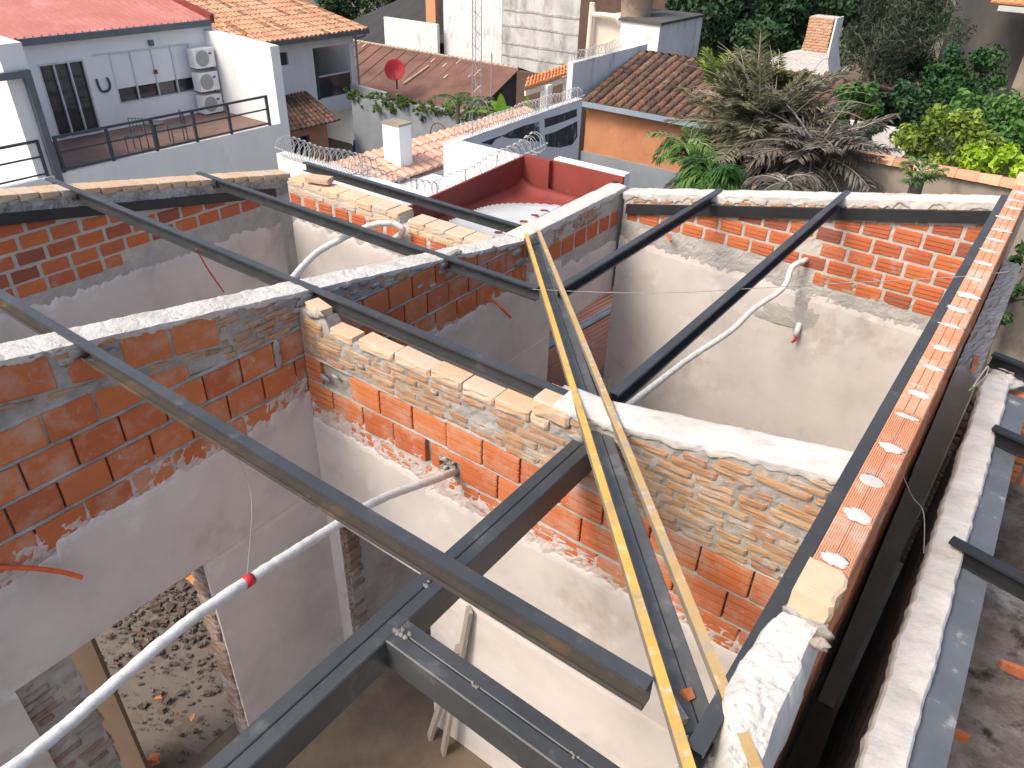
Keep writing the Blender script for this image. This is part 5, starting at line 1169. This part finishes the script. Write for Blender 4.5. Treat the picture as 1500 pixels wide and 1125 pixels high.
m = MB(); m.bar(a2+V((.25, -.25, -.10)), a2+V((3, -.25, -.12)), .06, .14); m.build('fascia', K['pvc'], gbd)
m = MB(); m.slab(fr(-.02, 6, .3), fr(7.1, 11., .3), lambda u, v: V((u, v, -5.25+.04*nz(u, v, 0, 1))), lambda u, v: V((u, v, GR))); struct(m.build('garden_bed', K['ground'], None, True))
for i, (px, py) in enumerate(((1440, 470), (1453, 470))):
    q = P(px, py, 1, 10.4); m = MB(); m.bar((q.x, q.y, -5.25), (q.x+.12, 10.95, -4.2), .14, .03, (1, -.3, 0)); tag(m.build('leaning_plank', K['wood']), ('weathered plank leaning on the garden wall, left of two', 'weathered plank leaning on the garden wall, right of two')[i], 'plank', 'planks on the garden wall')

# ---- trees and shrubs
def tree(name, c, rad, n, size, mk, label, base=GR, clumps=26, grp=None, fill=.35, cat='tree', asp=.5, limb=5):
    c = V(c); t = thing(name, (c.x, c.y, base), label, cat, grp)
    m = MB(); cs = leafcloud(m, c, rad, n, size, clumps, asp, fill)
    m.build('crown', K[mk], t, recalc=False)
    m = MB(); r0_ = .035*(rad[0]+rad[2]); fork = V((c.x, c.y, c.z-rad[2]*.55))
    m.tube(cr([(c.x+.1*rad[0], c.y, base), (c.x-.05*rad[0], c.y, (base+fork.z)/2), fork], 4), [r0_*(1.5-.8*k/8) for k in range(9)], 8, jit=.06)
    for (o, rr, _) in cs[:limb*2]:
        q = c+o; mid = fork.lerp(q, .5)+V((0, 0, .1*rad[2])); m.tube(cr([fork, mid, q], 4), [r0_*.6*(1-.9*k/8) for k in range(9)], 5)
    m.build('trunk', K['bark'], t); return t
tree('broadleaf_tree', P(1110, 15, 1, 31), (3.3, 2.4, 2.3), 13000, .13, 'leaf_dark', 'dense dark green tree right of the brown house', clumps=60, grp='trees behind the roofs')
tree('broadleaf_tree', P(1000, 62, 1, 27), (.9, .8, 1.0), 1800, .08, 'leaf_dark', 'small dark tree at the foot of the brown house', clumps=14, grp='trees behind the roofs')
tree('feathery_tree', P(1290, 50, 1, 27), (2.2, 1.8, 2.2), 9000, .12, 'leaf_grey', 'feathery grey green tree right of the brick chimney', clumps=46, asp=.16, fill=.2, grp='trees behind the roofs')
tree('feathery_tree', P(1325, 110, 1, 29), (1.15, 1.2, 1.8), 4600, .11, 'leaf_dark', 'dark feathery tree against the grey building, in shade', clumps=34, asp=.2, grp='trees behind the roofs')
tree('dark_shrub', P(1325, 165, 1, 23), (1.3, .8, .9), 5200, .09, 'leaf_dark', 'shaded dark shrubs above the rough white wall', clumps=34, cat='shrub')
tree('broadleaf_tree', P(1335, 20, 1, 36), (1.2, 1.2, 1.9), 2600, .13, 'leaf_mid', 'thin green tree with sky gaps left of the grey building', clumps=20, grp='trees behind the roofs')
tree('round_shrub', P(1405, 124, 1, 25), (1.0, .9, .98), 5200, .075, 'leaf_dark2', 'round dark green shrub before the grey building', clumps=36, cat='shrub')
tree('citrus_tree', P(1390, 217, 1, 14.5), (.98, .8, .5), 4200, .06, 'leaf_citrus', 'olive citrus tree over the tile capped wall', clumps=40, cat='tree')
tree('leafy_tree', P(1465, 195, 1, 16.5), (1.1, .9, .62), 4200, .07, 'leaf_mid', 'mid green leafy tree at the right edge behind the lime bush', clumps=36)
tree('lime_bush', P(1478, 246, 1, 12.6), (.62, .5, .26), 2400, .055, 'leaf_lime', 'bright lime green bush just over the capped wall', clumps=24, cat='bush')
tree('green_shrub', P(1253, 172, 1, 13.6), (.40, .4, .62), 2600, .05, 'leaf_mid', 'green shrub between the dry palm and the white wall', clumps=20, cat='shrub')
tree('undergrowth_shrub', P(1120, 238, 1, 12.6), (1.5, .5, .5), 4200, .06, 'leaf_dark2', 'dark green undergrowth at the base of the dry palms', clumps=40, cat='shrub')
tree('climbing_shrub', P(1492, 410, 1, 10.6), (.42, .22, .62), 1500, .055, 'leaf_mid2', 'dark climbing shrub on the garden wall at the right edge', base=-5.3, clumps=20, cat='shrub')
m = MB()
for k in range(40):
    leafcloud(m, (rng.uniform(.25, 1.6), rng.uniform(8.4, 10.3), -5.1), (.22, .22, .12), 60, .045, 4)
tag(m.build('ground_ivy', K['leaf_mid'], recalc=False), 'low green ivy covering the garden bed at right', 'ground cover', None, 'stuff')
for i, (px, py, y, rr, n, lb) in enumerate(((497, 8, 46, 2.2, 3000, 'dark tree above the tiled house roof, far behind'), (560, -20, 52, 3.6, 3600, 'dark tree over the dark roof, far behind'), (1080, -40, 50, 5., 4000, 'far dark tree above the dense tree, top edge'), (1230, -30, 44, 4., 4000, 'far dark tree over the feathery tree, top edge'))):
    tree('broadleaf_tree', P(px, py, 1, y), (rr, rr*.8, rr*.8), n, .2, 'leaf_dark', lb, clumps=30, grp='trees behind the roofs')
m = MB()
for k in range(60):
    x = rng.uniform(-60, 45); y = rng.uniform(58, 80); leafcloud(m, (x, y, -7+rng.uniform(0, 2)), (3.5, 2.5, 3.5), 260, .45, 8)
tag(m.build('far_wood', K['leaf_dark'], recalc=False), 'far belt of trees beyond the houses', 'wood', None, 'stuff')
# ---- palms behind the back wall
palm('dry_palm', P(1110, 190, 1, 11.6), 90, 1.35, .34, 'frond_dry', 'big feathery palm of dry grey green fronds behind the back wall', GR, (-.45, 1.7), (.02, .4), 50, .015, cat='palm', hang=.15)
palm('dry_palm', P(1190, 222, 1, 11.0), 66, 1.15, .32, 'frond_grey2', 'shadowed dry palm low behind the back wall, right of the big one', GR, (-.4, 1.2), (.05, .5), 38, .014, hang=.2)
palm('yellow_palm', P(1105, 150, 1, 12.2), 28, .95, .28, 'frond_olive', 'yellowish upright palm shoots above the dry palm', GR, (.5, 2.6), (.05, .4), 34, .016, tr=.03, hang=.15)
palm('yellow_palm', P(1052, 130, 1, 12.2), 14, .75, .26, 'frond_yel', 'bright yellow green palm shoot beside the tile roof', GR, (.6, 2.4), (.05, .4), 26, .017, tr=.03, hang=.15)
palm('green_palm', P(1008, 222, 1, 11.2), 14, .70, .28, 'frond_green2', 'light green palm against the orange wall', GR, (.1, 1.5), (.3, .9), 30, .017, hang=.35, tr=.05)
palm('green_palm', P(1040, 258, 1, 9.6), 40, .55, .30, 'frond_green', 'dark green grassy palm just over the back wall', GR, (.1, 1.4), (.4, 1.0), 30, .011, hang=.4)
palm('green_palm', P(1150, 272, 1, 9.6), 26, .55, .24, 'frond_grey2', 'grey grassy palm over the back wall, right of the grassy green one', GR, (-.1, .7), (.3, .8), 28, .012, hang=.4)
palm('fan_palm', P(1345, 262, 1, 9.9), 14, .30, .16, 'frond_green2', 'little fan palm before the tile capped wall', -5., (.4, 1.8), (.1, .5), 20, .010)
m = MB()
for k in range(24):
    c = P(1130, 190, 1, 11.6); d = V((rng.gauss(0, 1), rng.gauss(0, .7), rng.uniform(-.1, .9))).normalized(); p = c+d*.3
    m.tube(cr([p, p+d*.7+V((0, 0, .12)), p+d*rng.uniform(1.0, 1.5)+V((0, 0, -.1))], 4), [.009*(1-.1*j) for j in range(9)], 4)
tag(m.build('dry_branches', K['branch_dry']), 'bare twigs sticking out of the dry palm', 'branches')
#==LIGHT==
cam = bpy.data.cameras.new('camera'); co = bpy.data.objects.new('camera', cam); C.objects.link(co)
cam.sensor_width = 36; cam.lens = 36*F_PX/1500; cam.clip_start = .05; cam.clip_end = 2000
rot = Matrix((RT, UP, -FW)).transposed(); co.matrix_world = Matrix.Translation((0, 0, Z0)) @ rot.to_4x4()
scn.camera = co
SD = V((.27, .60, -.75)).normalized()
sl = bpy.data.lights.new('sun', 'SUN'); sl.energy = 1.6; sl.angle = R(18); sl.color = (1, .91, .79)
so = bpy.data.objects.new('sun', sl); C.objects.link(so); so.rotation_euler = SD.to_track_quat('-Z', 'Y').to_euler(); so.location = (0, 0, Z0+20)
wd = bpy.data.worlds.new('World'); scn.world = wd; wd.use_nodes = True; nt = wd.node_tree
sk = nt.nodes.new('ShaderNodeTexSky'); sk.sky_type = 'NISHITA'; sk.sun_disc = False; sk.sun_elevation = math.asin(-SD.z); sk.sun_rotation = math.atan2(-SD.x, -SD.y)
sk.dust_density = 4.5; sk.ozone_density = .5
bg = nt.nodes['Background']; bg.inputs[1].default_value = .15; nt.links.new(sk.outputs[0], bg.inputs[0])
scn.view_settings.view_transform = 'Standard'; scn.view_settings.look = 'None'; scn.view_settings.exposure = .72; scn.view_settings.gamma = 1
for o in scn.objects:
    if '_o' in o: del o['_o']
